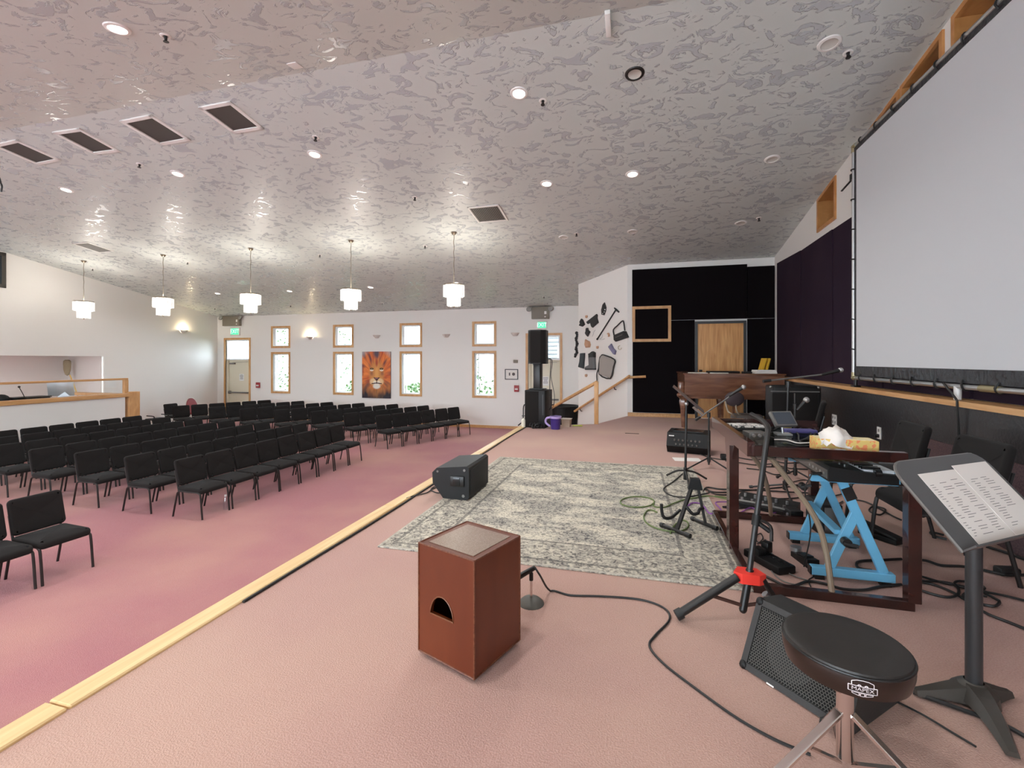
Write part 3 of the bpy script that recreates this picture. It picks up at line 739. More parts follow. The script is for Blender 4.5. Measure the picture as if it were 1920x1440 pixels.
def emergency(px0, px1, py0, py1, label):
    a, b = AY(px0, py0, YF), AY(px1, py1, YF); c = (a + b) / 2
    t = Thing('emergency_light', label, 'emergency light', (c.x, YF, b.z), group='emergency light units')
    t.part('battery_box', MB().rng((a.x, YF - .13, b.z), (b.x, YF, a.z), .008), TAUPE)
    for sx, x in ((-1, a.x - .08), (1, b.x + .06)):
        h = t.part('lamp_head', MB().lathe([(.02, .08), (.07, .04), (.09, 0)], 14, (x, YF - .14, a.z - .07), Matrix.Rotation(R(70), 4, 'X') @ Matrix.Rotation(R(180), 4, 'X')), BLACKM)
        t.part('lens', MB().lathe([(0, -.002), (.085, -.002)], 14, (x, YF - .14, a.z - .07), Matrix.Rotation(R(70), 4, 'X') @ Matrix.Rotation(R(180), 4, 'X')), mat('lamp_lens', (.5, .5, .48), .15, metal=.5), h)
    t.part('indicator', MB().rng((b.x - .14, YF - .136, lerp(a.z, b.z, .62)), (b.x - .07, YF - .128, lerp(a.z, b.z, .38))).rng((b.x - .14, YF - .136, lerp(a.z, b.z, .88)), (b.x - .09, YF - .128, lerp(a.z, b.z, .8))), WHITE)
emergency(422, 453, 593.5, 611, 'taupe emergency light unit with two lamp heads above the corner exit door')
emergency(998, 1030, 576.5, 598, 'taupe emergency light unit with two lamp heads above the speaker tower')
SIGN = mat('exit_green', (.05, .5, .25), .5, emit=((.06, .75, .36), 1.0))
def exitsign(px0, px1, py0, py1, label):
    a, b = AY(px0, py0, YF), AY(px1, py1, YF); c = (a + b) / 2; w, h = b.x - a.x, a.z - b.z
    t = Thing('exit_sign', label, 'exit sign', (c.x, YF, b.z), group='exit signs')
    t.part('housing', MB().rng((a.x, YF - .05, b.z), (b.x, YF, a.z), .006), WHITE)
    t.part('face', MB().rng((a.x + w * .1, YF - .053, b.z + h * .12), (b.x - w * .1, YF - .049, a.z - h * .12)), SIGN)
    vs, fs = textmesh('EXIT', h * .72)
    t.part('lettering', MB().add([Vector((c.x + v.x * .9, YF - .056, c.z + v.y)) for v in vs], fs), mat('exit_white', (.9, .9, .9), .5, emit=((.75, 1, .9), .7)), smooth=0)
exitsign(433, 451, 614.5, 629, 'green EXIT sign over the corner exit door')
exitsign(1007, 1026, 602.5, 616.5, 'green EXIT sign behind the top of the speaker tower')
def smallbox(name, px0, px1, py0, py1, d, m, label, cat, group=None, y=YF):
    a, b = AY(px0, py0, y), AY(px1, py1, y); return single(name, MB().rng((a.x, y - d, b.z), (b.x, y, a.z), .004), m, label, cat, ((a.x + b.x) / 2, y, b.z), group)
for px0, px1, py0, py1, lab in ((481, 488, 717, 727, 'red fire alarm pull station beside the corner exit door'), (964.5, 973, 722.5, 734.5, 'red fire alarm pull station below the small framed picture')):
    a, b = AY(px0, py0, YF), AY(px1, py1, YF)
    t = Thing('pull_station', lab, 'fire alarm', ((a.x + b.x) / 2, YF, b.z), group='fire alarm pull stations')
    t.part('case', MB().rng((a.x, YF - .045, b.z), (b.x, YF, a.z), .005), mat('alarm_red', (.36, .035, .04), .45))
    t.part('handle', MB().rng((a.x + .03, YF - .055, lerp(b.z, a.z, .3)), (b.x - .03, YF - .044, lerp(b.z, a.z, .55))), WHITE)
    t.part('header', MB().rng((a.x, YF - .02, a.z + .004), (b.x, YF, a.z + .06), .003), WHITE)
smallbox('thermostat', 963, 971, 675, 680.5, .03, TAUPE, 'small beige thermostat above the framed picture', 'thermostat')
smallbox('wall_outlet', 876, 880, 775.5, 781.5, .012, WHITE, 'white outlet low on the window wall by the far chairs', 'outlet')
p = AL(409.5, 655, LA, LB)
single('motion_sensor', MB().box(p + NL * .03, (.06, .09, .13), (0, 0, .14), .01), CREAM, 'cream sensor on the booth wall by the corner', 'sensor', p)
# framed picture
a, b = AY(947, 692, YF), AY(971.5, 711.8, YF)
t = Thing('framed_picture', 'small black framed print beside the pull station on the window wall', 'picture', ((a.x + b.x) / 2, YF, b.z))
t.part('frame', ring(MB(), (a.x, b.x, b.z, a.z), .025, YF - .025, YF), BLACKM)
w = b.x - a.x; h = a.z - b.z
t.part('mat_board', MB().rng((a.x + .02, YF - .012, b.z + .02), (b.x - .02, YF - .006, a.z - .02)), PAPER)
t.part('print', MB().rng((a.x + w * .30, YF - .014, b.z + h * .38), (a.x + w * .40, YF - .011, b.z + h * .66)).lathe([(0, 0), (w * .12, 0)], 10, (a.x + w * .66, YF - .0135, b.z + h * .52), Matrix.Rotation(R(90), 4, 'X')), INK)
def notice(px0, px1, py0, py1, y, label, seed):
    a, b = AY(px0, py0, y), AY(px1, py1, y); rnd = random.Random(seed)
    t = Thing('paper_notice', label, 'notice', ((a.x + b.x) / 2, y, b.z), group='paper notices on exit doors')
    t.part('sheet', MB().rng((a.x, y - .004, b.z), (b.x, y - .001, a.z)), WHITE)
    l = MB()
    for k in range(6):
        z = lerp(a.z, b.z, .12 + k * .12); w = (b.x - a.x) * rnd.uniform(.5, .8); x = (a.x + b.x) / 2
        l.rng((x - w / 2, y - .0065, z - .012), (x + w / 2, y - .005, z))
    t.part('printed_lines', l, INK, smooth=0)
notice(449, 457.5, 701, 714, YF + .09, 'white paper notice on the corner exit door', 1)
notice(1017, 1029, 706, 723, YF + .09, 'white paper notice on the exit door behind the speaker tower', 2)

# lion canvas
a, b = AY(680, 659.3, YF), AY(733.3, 747, YF)
t = Thing('lion_canvas', 'tall canvas painting of an orange lion face between the windows', 'painting', ((a.x + b.x) / 2, YF, b.z))
t.part('stretcher', MB().rng((a.x, YF - .035, b.z), (b.x, YF - .003, a.z)), mat('canvas_edge', (.10, .06, .05), .8))
from mathutils import noise as mn
NU, NV = 90, 150
me = bpy.data.meshes.new('lion_face'); vs = []; fs = []; cols = []
def mixc(p, q, t): t = max(0, min(1, t)); return tuple(x + (y - x) * t for x, y in zip(p, q))
def blob(u, v, cu, cv, ru, rv): return max(0.0, 1 - math.sqrt(((u - cu) / ru) ** 2 + ((v - cv) / rv) ** 2))
def lion(u, v):                                    # u -1..1, v 0 (bottom) .. 1 (top)
    du, dv = u - .02, (v - .47) * 1.6; ang = math.atan2(dv, du); rad = math.hypot(du, dv)
    st = mn.noise((ang * 5, rad * 1.6, 1.3)) * .5 + mn.noise((ang * 13, rad * 2.5, 4.1)) * .5
    c = mixc((.52, .085, .03), (.85, .26, .06), .5 + st * 1.3)
    c = mixc(c, (.16, .045, .055), max(0, mn.noise((ang * 7, rad * 2, 9.7))) * 1.7)
    if v < .42: c = mixc(c, (.33, .16, .055), (.42 - v) * 2.4)
    dk = max(0, .24 - v + .10 * mn.noise((u * 6, v * 8, 2.0)) + (abs(u) - .55) * .18)
    c = mixc(c, (.025, .02, .03), dk * 4.5 if v < .3 else 0)
    c = mixc(c, (.48, .45, .47), max(0, (v - .90) * 5 + (abs(u) - .7) * 1.5) if v > .86 else 0)
    c = mixc(c, (.10, .07, .10), blob(u, v, .02, .97, .3, .16) * 1.6)
    face = blob(u, v, .04, .52, .62, .36); c = mixc(c, (.62, .26, .075), min(1, face * 2.6))
    c = mixc(c, (.75, .36, .11), blob(u, v, .04, .50, .20, .30) * 1.6)
    c = mixc(c, (.40, .07, .035), blob(u, v, .03, .76, .12, .12) * 1.5)
    c = mixc(c, (.34, .12, .06), max(blob(u, v, -.32, .53, .16, .07), blob(u, v, .42, .53, .16, .07)) * 1.2)
    for e in (-.31, .37):
        c = mixc(c, (.86, .78, .66), min(1, blob(u, v, e * 1.02, .605, .15, .032) * 3))
        c = mixc(c, (.03, .02, .02), min(1, blob(u, v, e, .628, .15, .026) * 4))
        c = mixc(c, (.50, .33, .07), min(1, blob(u, v, e, .622, .05, .012) * 4))
    c = mixc(c, (.80, .55, .30), min(1, max(blob(u, v, -.2, .355, .30, .085), blob(u, v, .27, .355, .30, .085)) * 2.4))
    c = mixc(c, (.84, .77, .66), min(1, max(blob(u, v, -.1, .335, .14, .05), blob(u, v, .17, .335, .14, .05)) * 2.4))
    ny = (.445 - v) / .07
    if 0 < ny < 1 and abs(u - .03) < .23 * (1 - ny * .85): c = (.30, .12, .13) if ny < .5 and abs(u - .03) < .1 else (.03, .015, .02)
    if abs(u - .03) < .018 and .31 < v < .38: c = (.05, .02, .02)
    if abs(v - (.305 - abs(u - .03) * .045 + .02)) < .011 and abs(u - .03) < .36: c = (.05, .025, .03)
    c = mixc(c, (.80, .76, .70), min(1, blob(u, v, .03, .255, .30, .065) * 3))
    return c
for j in range(NV + 1):
    for i in range(NU + 1):
        vs.append((lerp(a.x, b.x, i / NU), YF - .037, lerp(b.z, a.z, j / NV))); cols.append(lion(2 * i / NU - 1, j / NV))
for j in range(NV):
    for i in range(NU): k = j * (NU + 1) + i; fs.append((k, k + 1, k + NU + 2, k + NU + 1))
off = t.o.location; me.from_pydata([Vector(v) - off for v in vs], [], fs)
ca = me.color_attributes.new('print', 'FLOAT_COLOR', 'POINT')
ca.data.foreach_set('color', [x for c in cols for x in (*c, 1.0)])
t.part('painted_face', me, attr_mat('lion_print'), smooth=0)

# ================================================================== KEEPSAKES ON THE ANGLED WALL
WE = Vector((-.702, .712, 0)); WNn = Vector((-.712, -.702, 0)); W0 = Vector((-.13, 11.02, 0))
def WA(px, py):
    d = ray(px, py); return CAM + d * ((W0 - CAM).dot(WNn) / d.dot(WNn))
def k8(x, y): return WA(1060 + x / 8, 540 + y / 8)
def slab(mb, pts, th, n=WNn, off=.002):
    P0 = [k8(*p) + n * off for p in pts]; c = sum(P0, Vector()) / len(P0)
    m = len(P0); rim = [p + n * th * .6 for p in P0]; cap = [c + (p - c) * .82 + n * th for p in P0]
    fs = [tuple(range(m))[::-1], tuple(range(2 * m, 3 * m))]
    for k in range(2):
        for i in range(m): fs.append((k * m + i, k * m + (i + 1) % m, (k + 1) * m + (i + 1) % m, (k + 1) * m + i))
    return mb.add(P0 + rim + cap, fs)
KG = 'keepsakes hung on the angled white wall'
BL = mat('brace_black', (.02, .02, .021), .6); TANB = mat('brace_tan', (.55, .32, .20), .6)
def keep(name, pts, th, m, label, cat):
    mb = slab(MB(), pts, th); c = sum((k8(*p) for p in pts), Vector()) / len(pts)
    return single(name, mb, m, label, cat, c, KG)
t = Thing('shoe_sole', 'black perforated shoe insole hung highest on the angled wall', 'insole', k8(585, 320), group=KG)
t.part('sole', slab(MB(), [(595, 215), (620, 290), (615, 340), (590, 410), (550, 400), (545, 330), (565, 250)], .03), BL)
t.part('eyelets', MB().ball(k8(608, 325) + WNn * .03, .016, 8).ball(k8(598, 360) + WNn * .03, .014, 8).ball(k8(575, 385) + WNn * .03, .012, 8), WHITE)
t = Thing('walking_cane', 'black walking cane hung diagonally on the angled wall', 'cane', k8(490, 765), group=KG)
t.part('shaft', MB().cyl(k8(490, 765) + WNn * .02, k8(762, 335) + WNn * .02, .017), BL); t.part('handle', MB().tube([k8(745, 300) + WNn * .02, k8(770, 325) + WNn * .02, k8(812, 362) + WNn * .02], [.015, .024, .019], 8), BL)
t.part('rubber_tip', MB().cyl(k8(484, 773) + WNn * .02, k8(495, 757) + WNn * .02, .024), RUBBER)
keep('arm_brace', [(325, 510), (480, 390), (490, 410), (485, 450), (505, 520), (420, 595), (400, 580), (385, 520), (345, 540)], .05, BL, 'black T-shaped arm brace beside the cane', 'brace')
keep('ankle_brace', [(250, 460), (270, 475), (285, 510), (300, 550), (265, 580), (220, 565), (238, 530), (225, 510)], .05, BL, 'small black strapped ankle brace left of the arm brace', 'brace')
keep('thumb_brace', [(325, 600), (345, 600), (350, 630), (380, 655), (360, 700), (345, 730), (325, 710), (310, 680), (320, 650)], .05, BL, 'small black thumb brace below the arm brace', 'brace')
t = Thing('handbag', 'black handbag with raised strap on the angled wall', 'handbag', k8(850, 730), group=KG)
t.part('bag', slab(MB(), [(740, 710), (890, 645), (920, 650), (960, 740), (770, 805), (745, 780)], .07), BL)
t.part('strap', MB().tube([k8(x, y) + WNn * .03 for x, y in ((742, 705), (736, 625), (800, 560), (868, 497), (890, 520), (905, 640))], .016, 8, 4), BL)
t.part('zip', MB().cyl(k8(785, 745) + WNn * .072, k8(890, 700) + WNn * .072, .006), GREYM)
t = Thing('beaded_belt', 'long black beaded belt hung at the end of the angled wall', 'belt', k8(180, 850), group=KG)
bb = MB()
for i in range(14): bb.ball(k8(182 + 8 * math.sin(i * 1.3) - (i > 11) * 14, 675 + i * 27) + WNn * .03, .036 if i % 3 else .045, 8)
t.part('beads', bb, BL); t.part('cord', MB().tube([k8(182, 670) + WNn * .03, k8(180, 850) + WNn * .03, k8(165, 1030) + WNn * .03], .01, 6, 3), BL)
keep('shin_brace', [(235, 980), (300, 975), (296, 1060), (290, 1110), (285, 1210), (205, 1185), (225, 1110)], .05, mat('brace_slate', (.03, .038, .042), .6), 'slate black shin brace beside the medical boot', 'brace')
t = Thing('medical_boot', 'grey medical walking boot hung on the angled wall', 'boot', k8(400, 1220), group=KG)
t.part('shell', slab(MB(), [(378, 1010), (455, 1010), (465, 1220), (330, 1225), (318, 1195), (385, 1160)], .08), mat('boot_grey', (.13, .13, .13), .6))
t.part('liner', slab(MB(), [(375, 985), (400, 975), (430, 950), (460, 970), (460, 1040), (380, 1050)], .09), BL)
t.part('sole', slab(MB(), [(318, 1195), (345, 1205), (465, 1205), (467, 1226), (325, 1228)], .09), BL)
t = Thing('back_cushion', 'grey backrest cushion with black piping and dangling strap', 'cushion', k8(640, 1200), group=KG)
cp = [(590, 1005), (755, 1075), (740, 1180), (690, 1355), (525, 1290), (530, 1070), (555, 1020)]
t.part('pad', slab(MB(), cp, .07), mat('cushion_grey', (.36, .33, .30), .8))
t.part('piping', MB().tube([k8(*p) + WNn * .035 for p in cp], .018, 6, 3, True), BL)
t.part('strap', MB().tube([k8(*p) + WNn * .04 for p in ((535, 1060), (515, 1200), (490, 1290), (492, 1390))], .014, 6, 4), BL)
keep('elbow_brace', [(315, 770), (345, 790), (370, 800), (385, 850), (375, 890), (320, 895), (305, 850)], .06, TANB, 'tan elbow brace under the thumb brace', 'brace')
keep('wrist_brace', [(655, 880), (700, 835), (730, 900), (770, 945), (755, 1000), (735, 995), (690, 930)], .05, mat('brace_lilac', (.20, .19, .30), .7), 'lilac grey wrist brace under the handbag', 'brace')
keep('hearing_aid', [(632, 690), (645, 672), (665, 680), (672, 725), (650, 732), (652, 700)], .03, TANB, 'small tan hearing aid between the cane and the handbag', 'hearing aid')
t = single('ear_hook', MB().tube([k8(825 + 26 * math.cos(a), 895 + 30 * math.sin(a)) + WNn * .02 for a in [i * .6 for i in range(9)]], .008, 6, 3), mat('cream_plastic', (.55, .48, .36), .5), 'small cream curled ear hook right of the wrist brace', 'hearing aid', k8(825, 895), KG)
for (x, y), lab in (((322, 430), 'tiny tan keepsake above the ankle brace'), ((487, 890), 'tiny tan keepsake between the elbow brace and the wrist brace'), ((318, 1312), 'tiny brown keepsake under the medical boot')):
    keep('small_keepsake', [(x - 14, y - 18), (x + 12, y - 20), (x + 16, y + 4), (x + 4, y + 22), (x - 14, y + 18)], .03, TANB, lab, 'keepsake')
single('bracelet', MB().tube([k8(x, y) + WNn * .012 for x, y in ((455, 630), (430, 660), (425, 690), (408, 725))], .006, 6, 4), STEEL, 'thin silver chain hung left of the cane', 'chain', k8(430, 670), KG)
single('necklace', MB().tube([k8(x, y) + WNn * .012 for x, y in ((560, 690), (555, 740), (520, 768), (560, 775), (595, 760))], .004, 6, 4), STEEL, 'faint pale cord hung below the cane', 'cord', k8(560, 740), KG)

# ================================================================== HANDRAILS AT THE STEPS
def post_z(px, py, p):
    d = ray(px, py); s = (p.y * CY_ - p.x * SY_) / 1.0; return CAMZ - (py - HY) / FPX * s
dist = lambda p: p.y * CY_ - p.x * SY_
t = Thing('stair_handrail', 'oak handrail on a square newel post at the stage steps', 'handrail', PO)
zt_ = CAMZ - (716 - HY) / FPX * dist(PO)
t.part('newel_post', MB().rng(PO + Vector((-.042, -.042, 0)), PO + Vector((.042, .042, zt_ + .0)), .004), OAK)
e1 = PO + dd * 1.9; t.part('rail', MB().bar(PO + Vector((.02, -.02, zt_ - .0)), Vector((e1.x, e1.y, zt_ - .80)), .05, .065, bev=.012), OAKX)
t.part('lower_post', MB().rng(Vector((e1.x - .04, e1.y - .04, FZ)) - dd * .1, Vector((e1.x + .04, e1.y + .04, zt_ - .78)) - dd * .1, .004), OAK)
b0 = WA(1180, 708) + WNn * .07; b1 = WA(1081, 771) + WNn * .07; b2 = AY(1211, 706, YB - .09)
t = Thing('wall_handrail', 'oak handrail bracketed along the angled wall', 'handrail', (b0 + b1) / 2)
t.part('rail', MB().tube([b2, b0 + (b2 - b0) * .05, b0 + (b1 - b0) * .03, b1], .03, 10, 4), OAKX)
for f in (.22, .88):
    q = lerp(b0, b1, f); t.part('bracket', MB().tube([q + Vector((0, 0, -.02)), q - WNn * .02 + Vector((0, 0, -.08)), q - WNn * .072 + Vector((0, 0, -.09))], .011, 6, 3), BLACKM)

# ================================================================== AUDIENCE CHAIRS
def make_chair(name, label, cat, group):
    t = Thing(name, label, cat, world=False, group=group)
    def pad(hw, hh, th, rad, bulge, crown):            # rounded cushion: rings of a rounded rectangle, crowned face
        N = 6; ol = []
        for cx, cy, a0 in ((hw - rad, hh - rad, 0), (-hw + rad, hh - rad, 90), (-hw + rad, -hh + rad, 180), (hw - rad, -hh + rad, 270)):
            for k in range(N + 1): a = R(a0 + 90 * k / N); ol.append((cx + rad * math.cos(a), cy + rad * math.sin(a), math.cos(a), math.sin(a)))
        m = len(ol); e = th / 2; vs = []; fs = []
        prof = [(-.030, -e), (-.012, -e * .96), (-.003, -e * .6), (0, 0), (-.003, e * .6), (-.012, e * .96), (-.030, e), (-.075, e + bulge * .7)]
        for off, h in prof:
            for x, y, nx2, ny2 in ol: vs.append((x + nx2 * off, y + ny2 * off, h))
        for q in range(len(prof) - 1):
            for k in range(m): fs.append((q * m + k, q * m + (k + 1) % m, (q + 1) * m + (k + 1) % m, (q + 1) * m + k))
        fs.append(tuple(range(m - 1, -1, -1))); c = len(vs); vs.append((0, 0, e + bulge)); q = (len(prof) - 1) * m
        for k in range(m): fs.append((q + k, q + (k + 1) % m, c))
        return vs, fs
    vs, fs = pad(.225, .235, .062, .05, .012, 0)
    t.part('seat', MB().add([Vector((x + .01, y, z + .415 - .035 * max(0, (x - .08) / .15) ** 2)) for x, y, z in vs], fs), BLACKF, smooth=75)
    vs, fs = pad(.232, .19, .05, .045, .006, 0)         # y, up, thickness
    Mb = Matrix.Translation((-.245, 0, .635)) @ Matrix.Rotation(R(-13), 4, 'Y')
    t.part('backrest', MB().add([Mb @ Vector((z + .02 - .03 * (1 - (y / .23) ** 2), y, h)) for y, h, z in vs], fs), BLACKF, smooth=75)
    for s in (-1, 1):
        y = s * .222
        t.part('leg', MB().tube([(.255, y, 0), (.222, y, .31), (.20, y, .365), (.15, y, .382), (0, y, .378)], .0125, 7, 3), BLACKM)
        t.part('leg', MB().tube([(-.30, y * 1.0, 0), (-.225, y, .31), (-.20, y, .36), (-.15, y, .378), (0, y, .378)], .0125, 7, 3), BLACKM)
        t.part('back_post', MB().tube([(-.10, y * .93, .375), (-.20, y * .93, .385), (-.225, y * .93, .45), (-.275, y * .93, .66)], .011, 6, 3), BLACKM)
    t.part('cross_bar', MB().cyl((.17, -.222, .372), (.17, .222, .372), .010, None, 6).cyl((-.17, -.222, .372), (-.17, .222, .372), .010, None, 6), BLACKM)
    return t
proto = make_chair('stacking_chair', 'x', 'chair', 'x'); used = [False]
def chair(x, y, rz, label, group, z=FZ):
    o = copy_tree(proto.o) if used[0] else proto.o; used[0] = True
    o.location = (x, y, z); o.rotation_euler = (0, 0, rz); o['label'] = label; o['group'] = group
    return o
ROWX = [-6.52, -7.5, -8.55, -9.6, -10.62, -11.66, -12.66]
jr = random.Random(3)
for i, bx in enumerate(ROWX):
    for k in range(8):
        chair(bx + .31 + jr.uniform(-.012, .012), 9.1 - .25 - .5 * k, jr.uniform(-.02, .02),
              'black padded chair %s from the window end, %s row from the stage, straight block' % (ORD[k + 1], ORD[i + 1]), 'chairs in the straight seating block')
for k in range(2):
    chair(-6.03, 3.43 - .5 * k, 0, ('black padded chair at the aisle end of the front row across from the straight block', 'black padded chair second from the aisle, front row across from the straight block')[k], 'chairs across the aisle')
REND = [(-5.33, 13.37), (-6.46, 13.58), (-7.66, 13.75), (-8.95, 13.76), (-10.22, 13.8), (-11.5, 13.9), (-12.95, 13.9)]
A_ = R(25); dr = Vector((math.sin(A_), math.cos(A_))); fr_ = Vector((math.cos(A_), -math.sin(A_)))
for i, e in enumerate(REND):
    for k in range(6):
        c = Vector(e) + fr_ * .31 - dr * (.25 + .505 * k)
        chair(c.x, c.y, -A_ + jr.uniform(-.02, .02), 'black padded chair %s from the window wall, %s row from the stage, angled block' % (ORD[k + 1], ORD[i + 1]), 'chairs in the angled seating block')
chair(-14.75, 11.75, .0, 'lone black padded chair against the booth wall beside the red chair', 'lone chairs')
# red banquet chair
t = Thing('banquet_chair', 'red round-backed banquet chair with pale frame against the booth wall', 'chair', (-14.75, 12.5, FZ), 0.05, world=False)
REDF = mat('red_vinyl', (.24, .022, .025), .5)
bp = [(.215 * math.cos(a), .60 + .02 + .33 * max(0, math.sin(a)) if math.sin(a) > 0 else .50) for a in [math.pi * i / 12 for i in range(13)]]
t.part('backrest', MB().prism([(y, z) for y, z in bp] + [(-.2, .48), (.2, .48)], lambda y, z, d: Vector((-.20 - (z - .45) * .18 + d, y, z)), -.03, .03), REDF)
t.part('seat', MB().box((0.02, 0, .44), (.42, .43, .08), None, .03, 3), REDF)
PALE = mat('pale_frame', (.6, .55, .5), .3, metal=.7)
t.part('back_frame', MB().tube([(-.20, -.225, .40)] + [(-.20 - (z - .45) * .18, y * 1.06, z + .012) for y, z in reversed(bp)] + [(-.20, .225, .40)], .012, 6), PALE)
for sx in (-1, 1):
    for sy in (-1, 1): t.part('leg', MB().cyl((sx * .2, sy * .2, 0), (sx * .18, sy * .19, .42), .012), PALE)
t = Thing('folding_stool', 'low black stool beside the oak booth post', 'stool', (-13.35, 10.05, FZ), world=False)
t.part('seat', MB().box((0, 0, .58), (.36, .42, .05), None, .02, 2), BLACKP)
t.part('arm', MB().tube([(.16, -.2, .6), (.16, -.21, .68), (-.1, -.21, .69)], .015, 6, 3).tube([(.16, .2, .6), (.16, .21, .68), (-.1, .21, .69)], .015, 6, 3), BLACKP)
for sx in (-1, 1):
    for sy in (-1, 1): t.part('leg', MB().cyl((sx * .15, sy * .18, 0), (sx * .12, sy * .16, .56), .014), BLACKM)
# small clear bottle on the carpet in the front row
bo = G(423, 955, FZ)
t = Thing('water_bottle', 'clear plastic water bottle on the carpet under the front row', 'bottle', bo, world=False)
t.part('bottle', MB().lathe([(0, 0), (.032, 0), (.034, .02), (.033, .14), (.014, .19), (.014, .21)], 14), glass_mat('clear_plastic', (.9, .93, .97), .2)); t.part('cap', MB().cyl((0, 0, .2), (0, 0, .225), .016), WHITE)

# ================================================================== SOUND BOOTH
BXW = -13.35; BYE = 9.30
zc = CAMZ - (740 - HY) / FPX * 12.5; zr = CAMZ - (708.5 - HY) / FPX * 12.5
struct('wall_booth', MB().rng((BXW - .13, -2.4, FZ), (BXW, BYE - .1, zc - .05)).rng((lx(BYE) + .02, BYE - .22, FZ), (BXW - .05, BYE - .1, zc - .05)), WALL)
struct('trim_4', MB().rng((BXW - .18, -3.0, zc - .05), (BXW + .05, BYE - .0, zc + .05), .008, 1).rng((lx(BYE) + .05, BYE - .27, zc - .02), (BXW - .1, BYE - .05, zc + .05), .006, 1), OAKX)
t = Thing('booth_guard_rail', 'oak framed clear guard rail on the sound booth half wall', 'railing', (BXW - .06, 3.0, zc))
t.part('top_rail', MB().rng((BXW - .10, -3.0, zr - .05), (BXW - .02, BYE, zr), .008, 1), OAKX)
t.part('end_post', MB().rng((BXW - .10, BYE - .10, zc + .05), (BXW - .02, BYE, zr - .05)), OAK)
t.part('clear_panel', MB().rng((BXW - .065, -3.0, zc + .05), (BXW - .057, BYE - .10, zr - .05)), glass_mat('acrylic', (.97, .98, .98), .04))
single('booth_end_post', MB().rng((BXW - .16, BYE - .02, FZ), (BXW + .04, BYE + .26, zc + .08), .006, 1), OAK, 'wide oak end post of the sound booth half wall', 'post', (BXW - .06, BYE + .1, FZ))
ZD = zc - .12
t = Thing('booth_desk', 'pale desk inside the sound booth behind the half wall', 'desk', (BXW - .6, 7.0, FZ))
t.part('desk_top', MB().rng((BXW - 1.0, 5.0, ZD - .04), (BXW - .2, BYE - .3, ZD)), WHITE); t.part('desk_side', MB().rng((BXW - 1.05, BYE - .36, FZ), (BXW - .25, BYE - .32, ZD - .04)).rng((BXW - .95, 5.1, FZ), (BXW - .25, 5.14, ZD - .04)), WHITE)
def AX(px, py, x): d = ray(px, py); return CAM + d * (x / d.x)
m = AX(114, 733, BXW - .5)
t = Thing('desktop_computer', 'silver all-in-one computer seen from behind on the booth desk', 'computer', (m.x, m.y, ZD))
SILV = mat('silver_case', (.50, .52, .54), .4, metal=.5)
t.part('display', MB().box((m.x, m.y, ZD + .36), (.03, .50, .38), Euler((0, R(12), R(-50))).to_matrix().to_4x4(), .01), SILV)
t.part('foot', MB().bar((m.x + .02, m.y, ZD + .22), (m.x + .16, m.y + .12, ZD + .005), .02, .18).box((m.x + .05, m.y + .05, ZD + .006), (.22, .2, .012), None), SILV)
t.part('logo', MB().lathe([(0, 0), (.022, 0)], 10, (m.x + .02, m.y + .015, ZD + .42), Matrix.Rotation(R(90), 4, 'Y') @ Matrix.Rotation(R(38), 4, 'X')), BLACKM)
q = AX(38, 735, BXW - .45)
t = Thing('gooseneck_microphone', 'small black gooseneck microphone above the booth case', 'microphone', (q.x, q.y, ZD + .1))
t.part('neck', MB().tube([(q.x, q.y + .1, ZD + .1), (q.x, q.y + .06, ZD + .25), (q.x, q.y - .02, ZD + .44)], .008, 6, 4), BLACKM); t.part('capsule', MB().ball((q.x, q.y - .02, ZD + .45), .026, 8), BLACKM); t.part('base', MB().rng((q.x - .05, q.y + .06, ZD + .0), (q.x + .05, q.y + .16, ZD + .1), .01), BLACKM)
q = AX(50, 742, BXW - .6)
t = Thing('equipment_case', 'long black mixing console case on the booth desk', 'case', (q.x, q.y, ZD))
t.part('body', MB().rng((q.x - .25, q.y - .2, ZD), (q.x + .1, q.y + .42, ZD + .17), .03, 3), BLACKP); t.part('lid', MB().rng((q.x - .26, q.y - .21, ZD + .17), (q.x + .11, q.y + .43, ZD + .2), .012), BLACKM)
q = AX(20, 752, BXW - .4)
single('folded_plaid_cloth', MB().box((q.x, q.y, ZD + .07), (.3, .34, .14), (0, 0, .3), .05, 3), mat('plaid_cloth', (.30, .10, .09), .9, noise=(26, (.5, .42, .36), .45, .55)), 'folded reddish plaid cloth on the booth desk', 'cloth', (q.x, q.y, ZD))
q = AX(2, 745, BXW - .8)
single('headphone_case', MB().ball((q.x, q.y, ZD + .14), (.13, .16, .14), 14), BLACKP, 'round black headphone case at the end of the booth desk', 'case', (q.x, q.y, ZD))
rxw = lambda y: lx(y) - 1.86
q = AX(128, 690, lx(9.3) - 1.6); q2 = AX(146, 742, lx(9.3) - 1.2)
t = Thing('dust_mop', 'yellow handled dust mop stood head up in the booth corner', 'mop', (q2.x, q2.y, FZ))
tp = AX(131, 703, lx(9.3) - 1.6)
t.part('handle', MB().cyl(q2 + (q2 - tp) * 2.2, tp, .017), mat('mop_yellow', (.75, .52, .16), .5)); t.part('clamp', MB().cyl(tp, tp + (tp - q2) * .12, .02), STEEL)
hd = AX(126, 689, lx(9.3) - 1.6)
t.part('mop_head', MB().lathe([(0, -.26), (.05, -.22), (.085, -.08), (.095, .1), (.09, .2), (.05, .24), (0, .24)], 14, hd), mat('mop_khaki', (.34, .29, .19), .95, bump=(40, .8, .02)))

